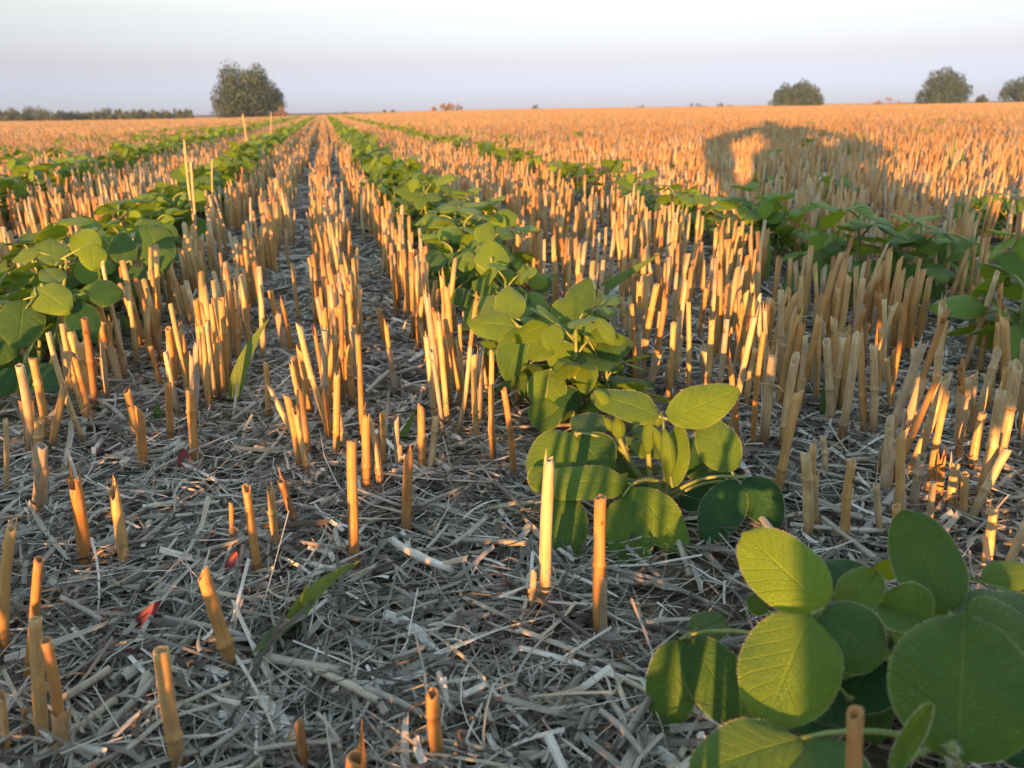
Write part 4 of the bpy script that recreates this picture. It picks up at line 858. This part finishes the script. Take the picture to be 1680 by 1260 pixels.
for k, (x, w_, h_, c) in enumerate(((632, 1.0, .5, 'a speck of a shrub on the horizon above the middle soybean row'), (645, .9, .45, 'second speck of a shrub right above the soybean row end'), (880, 1.3, .6, 'low dark tuft on the horizon right of the reddish scrub'), (1050, 1.2, .6, 'low tuft on the horizon left of the wide bush'), (1140, 3.0, .7, 'long flat tuft on the horizon left of the wide bush'), (1190, 2.6, .7, 'flat tuft on the horizon touching the wide bush side'), (1452, 5.0, .8, 'flat brownish scrub on the horizon between the right bushes'), (566, 1.0, .5, 'faint tuft on the horizon right of the large bush'))):
    tree('small_shrub', x, 96, w_, h_, 'green' if k not in (6,) else 'dry', c, 'shrub', 50 + k, 8, 500, .14, 'small tufts along the horizon')
names = ['dark clipped', 'ragged green', 'low olive', 'pale topped', 'rounded green', 'sparse', 'dense dark', 'feathery']
for k in range(17):
    x = -30 + k * 20.5 + random.uniform(-5, 5)
    hh = random.uniform(1.0, 1.5) * (1.15 if k < 5 else 1)
    tree('hedge_shrub', x, 103 + random.uniform(-3, 3), 3.6, hh, 'green', f'{names[k % 8]} shrub in the left horizon hedge, {(ORD + ["thirteenth","fourteenth","fifteenth","sixteenth","seventeenth"])[k]} from the left edge', 'shrub', 80 + k, 26, 2400, .16, 'shrubs of the hedge along the left horizon', z0=.02, spiky=.25)

# ------------------------------------------------------------------ the photographer, crouching just behind the lens (casts the long shadow ahead)
A2 = np.array([math.sin(SUN_AZ), math.cos(SUN_AZ), 0]); W2 = np.array([math.cos(SUN_AZ), -math.sin(SUN_AZ), 0])
def pt(w_, s_, z): return W2 * w_ + A2 * s_ + np.array([0, 0, z])
def manual_skin(name, chains, mat, parent):           # swept tapered limbs welded by voxel remesh
    B = Bag()
    for ch in chains:
        pts = np.array([c[1] for c in ch]); rad = [c[2] for c in ch]
        P, Rr = [], []
        for i in range(len(pts) - 1):
            for f in np.linspace(0, 1, 5)[:-1]: P.append(pts[i] + (pts[i + 1] - pts[i]) * f); Rr.append(rad[i] + (rad[i + 1] - rad[i]) * f)
        P.append(pts[-1]); Rr.append(rad[-1]); P = [P[0] + (P[0] - P[1]) / np.linalg.norm(P[0] - P[1]) * Rr[0] * .6] + P + [P[-1] + (P[-1] - P[-2]) / np.linalg.norm(P[-1] - P[-2]) * Rr[-1] * .6]
        Rr = [Rr[0] * .6] + Rr + [Rr[-1] * .6]
        V, Q, T, U = tube(P, Rr, 14); B.add(V, Q, T, U)
    me = B.mesh(name, mat); o = link(name, me, parent); mo = o.modifiers.new('weld', 'REMESH'); mo.mode = 'VOXEL'; mo.voxel_size = .009; mo.use_smooth_shade = True
    sm = o.modifiers.new('smooth', 'SMOOTH'); sm.iterations = 6; sm.factor = .5
    return o
SKINM = simple_mat('skin', (.42, .25, .18), (.50, .31, .22), 30, .5)
JACK = simple_mat('jacket_cloth', (.05, .06, .09), (.08, .09, .13), 60, .9, 0, .002)
TROU = simple_mat('trouser_cloth', (.10, .09, .075), (.15, .135, .11), 60, .9, 0, .002)
HAIRM = simple_mat('dark_hair', (.02, .015, .01), (.05, .035, .025), 60, .6)
BLACK = simple_mat('black_plastic', (.015, .015, .017), (.02, .02, .022), 30, .35)
per = link('person', None, loc=(0, 0, 0), label='person in dark jacket crouching low behind the view holding a phone', category='person')
hipc, neck = pt(.27, -.80, .33), pt(.27, -.58, .88)
shL, shR = pt(.09, -.56, .86), pt(.47, -.56, .85); elL, elR = pt(-.17, -.42, .62), pt(.62, -.46, .58); haL, haR = pt(-.045, -.10, .335), pt(.10, -.09, .29)
knL, knR = pt(.088, -.42, .47), pt(.47, -.44, .085); anL, anR = pt(.092, -.62, .09), pt(.43, -.86, .09)
manual_skin('jacket', [[('h', hipc, .185), ('m', pt(.27, -.71, .60), .17), ('c', pt(.27, -.58, .80), .15), ('n', neck - [0, 0, .02], .07)], [('a', shL, .075), ('b', elL, .085), ('c', haL + (elL - haL) * .22, .05)], [('a', shR, .075), ('b', elR, .08), ('c', haR + (elR - haR) * .22, .04)], [('a', shL, .085), ('b', shR, .085)]], JACK, per)
manual_skin('trousers', [[('a', hipc + W2 * -.08, .115), ('b', knL, .075), ('c', anL, .05)], [('a', hipc + W2 * .10 - [0, 0, .06], .13), ('b', knR, .085), ('c', anR, .05)], [('a', hipc - W2 * .08, .13), ('b', hipc + W2 * .08, .13)]], TROU, per)
for an in (anL, anR): manual_skin('shoe', [[('a', an - A2 * .07 - [0, 0, .045], .045), ('b', an + A2 * .06 - [0, 0, .05], .042), ('c', an + A2 * (.17 if an is anL else .12) - [0, 0, .058], .033)]], BLACK, per)
hd = pt(.25, -.46, 1.06)
body = [[('n', neck - [0, 0, .04], .058), ('n2', neck + A2 * .05 + [0, 0, .06], .055), ('h', hd - A2 * .02, .088), ('h2', hd + [0, 0, .05], .085)], [('j', hd + A2 * .03 - [0, 0, .03], .07), ('ch', hd + A2 * .075 - [0, 0, .075], .035)], [('no', hd + A2 * .085 + [0, 0, .0], .016), ('no2', hd + A2 * .108 - [0, 0, .022], .014)], [('e', hd - W2 * .088 - [0, 0, .01], .014), ('e2', hd - W2 * .09 + [0, 0, .02], .014)], [('e', hd + W2 * .088 - [0, 0, .01], .014), ('e2', hd + W2 * .09 + [0, 0, .02], .014)]]
for ha, el, sg in ((haL, elL, 1), (haR, elR, -1)):
    fd = unit(ha - el); body.append([('w', ha - fd * .07, .028), ('p', ha, .033), ('p2', ha + fd * .025, .034)])
    tgt = unit(W2 * sg * .7 + A2 * .5 + np.array([0, 0, -.2])); spread = unit(np.cross(fd, tgt))
    for q, ln in enumerate((.06, .068, .063, .05)):
        b0 = ha + fd * .03 + spread * (q - 1.5) * .021; b1 = b0 + unit(fd + tgt * .5) * ln * .45; b2 = b1 + unit(tgt + fd * .2) * ln * .35; b3 = b2 + unit(tgt - fd * .2) * ln * .25
        body.append([('a', b0, .0105), ('b', b1, .0095), ('c', b2, .0088), ('d', b3, .008)])
    t0 = ha + spread * -.03 - fd * .01; body.append([('a', t0, .012), ('b', t0 + unit(fd + tgt - spread * .4) * .035, .011), ('c', t0 + unit(fd * .5 + tgt) * .06, .0095)])
manual_skin('body', body, SKINM, per)
manual_skin('hair', [[('a', hd - A2 * .045 - [0, 0, .01], .075), ('b', hd - A2 * .03 + [0, 0, .06], .085), ('c', hd + A2 * .03 + [0, 0, .085], .06)]], HAIRM, per)
ph = link('phone', None, loc=tuple(CAM - FWD * .022), label='black phone held low over the straw by the crouching person', category='phone')
ph.rotation_euler = cam.matrix_world.to_euler()
def box(sx, sy, sz, bev=.004):
    o = [(x, y, z) for z in (-sz / 2, sz / 2) for x, y in ((-sx / 2 + bev, -sy / 2), (sx / 2 - bev, -sy / 2), (sx / 2, -sy / 2 + bev), (sx / 2, sy / 2 - bev), (sx / 2 - bev, sy / 2), (-sx / 2 + bev, sy / 2), (-sx / 2, sy / 2 - bev), (-sx / 2, -sy / 2 + bev))]
    me = bpy.data.meshes.new('body'); me.from_pydata(o, [], [list(range(7, -1, -1)), list(range(8, 16))] + [[i, (i + 1) % 8, 8 + (i + 1) % 8, 8 + i] for i in range(8)]); return me
bm_ = box(.138, .067, .007); bm_.materials.append(BLACK); link('case', bm_, ph, loc=(.055, -.022, 0))
V, Q, T, U = tube([(0, 0, -.0036), (0, 0, -.0052)], [.005, .0048], 16); link('lens_ring', make_mesh('lens_ring', V, Q, T, U, mat=BLACK), ph)

# ------------------------------------------------------------------ evening haze
HZ, HN, HP = new_mat('evening_haze'); HN.nodes.remove(HP)
pv = node(HN, 'ShaderNodeVolumePrincipled'); pv.inputs['Color'].default_value = (.50, .76, 1.0, 1); pv.inputs['Density'].default_value = .0009; pv.inputs['Anisotropy'].default_value = 0.0
HN.links.new(pv.outputs[0], HN.nodes['Material Output'].inputs['Volume'])
hv = [(x, y, z) for z in (-1.2, 5.2) for x, y in ((-140, -12), (140, -12), (140, 155), (-140, 155))]
me = bpy.data.meshes.new('haze'); me.from_pydata(hv, [], [(3, 2, 1, 0), (4, 5, 6, 7), (0, 1, 5, 4), (1, 2, 6, 5), (2, 3, 7, 6), (3, 0, 4, 7)]); me.materials.append(HZ)
link('haze', me, kind='stuff', label='thin evening haze over the field')
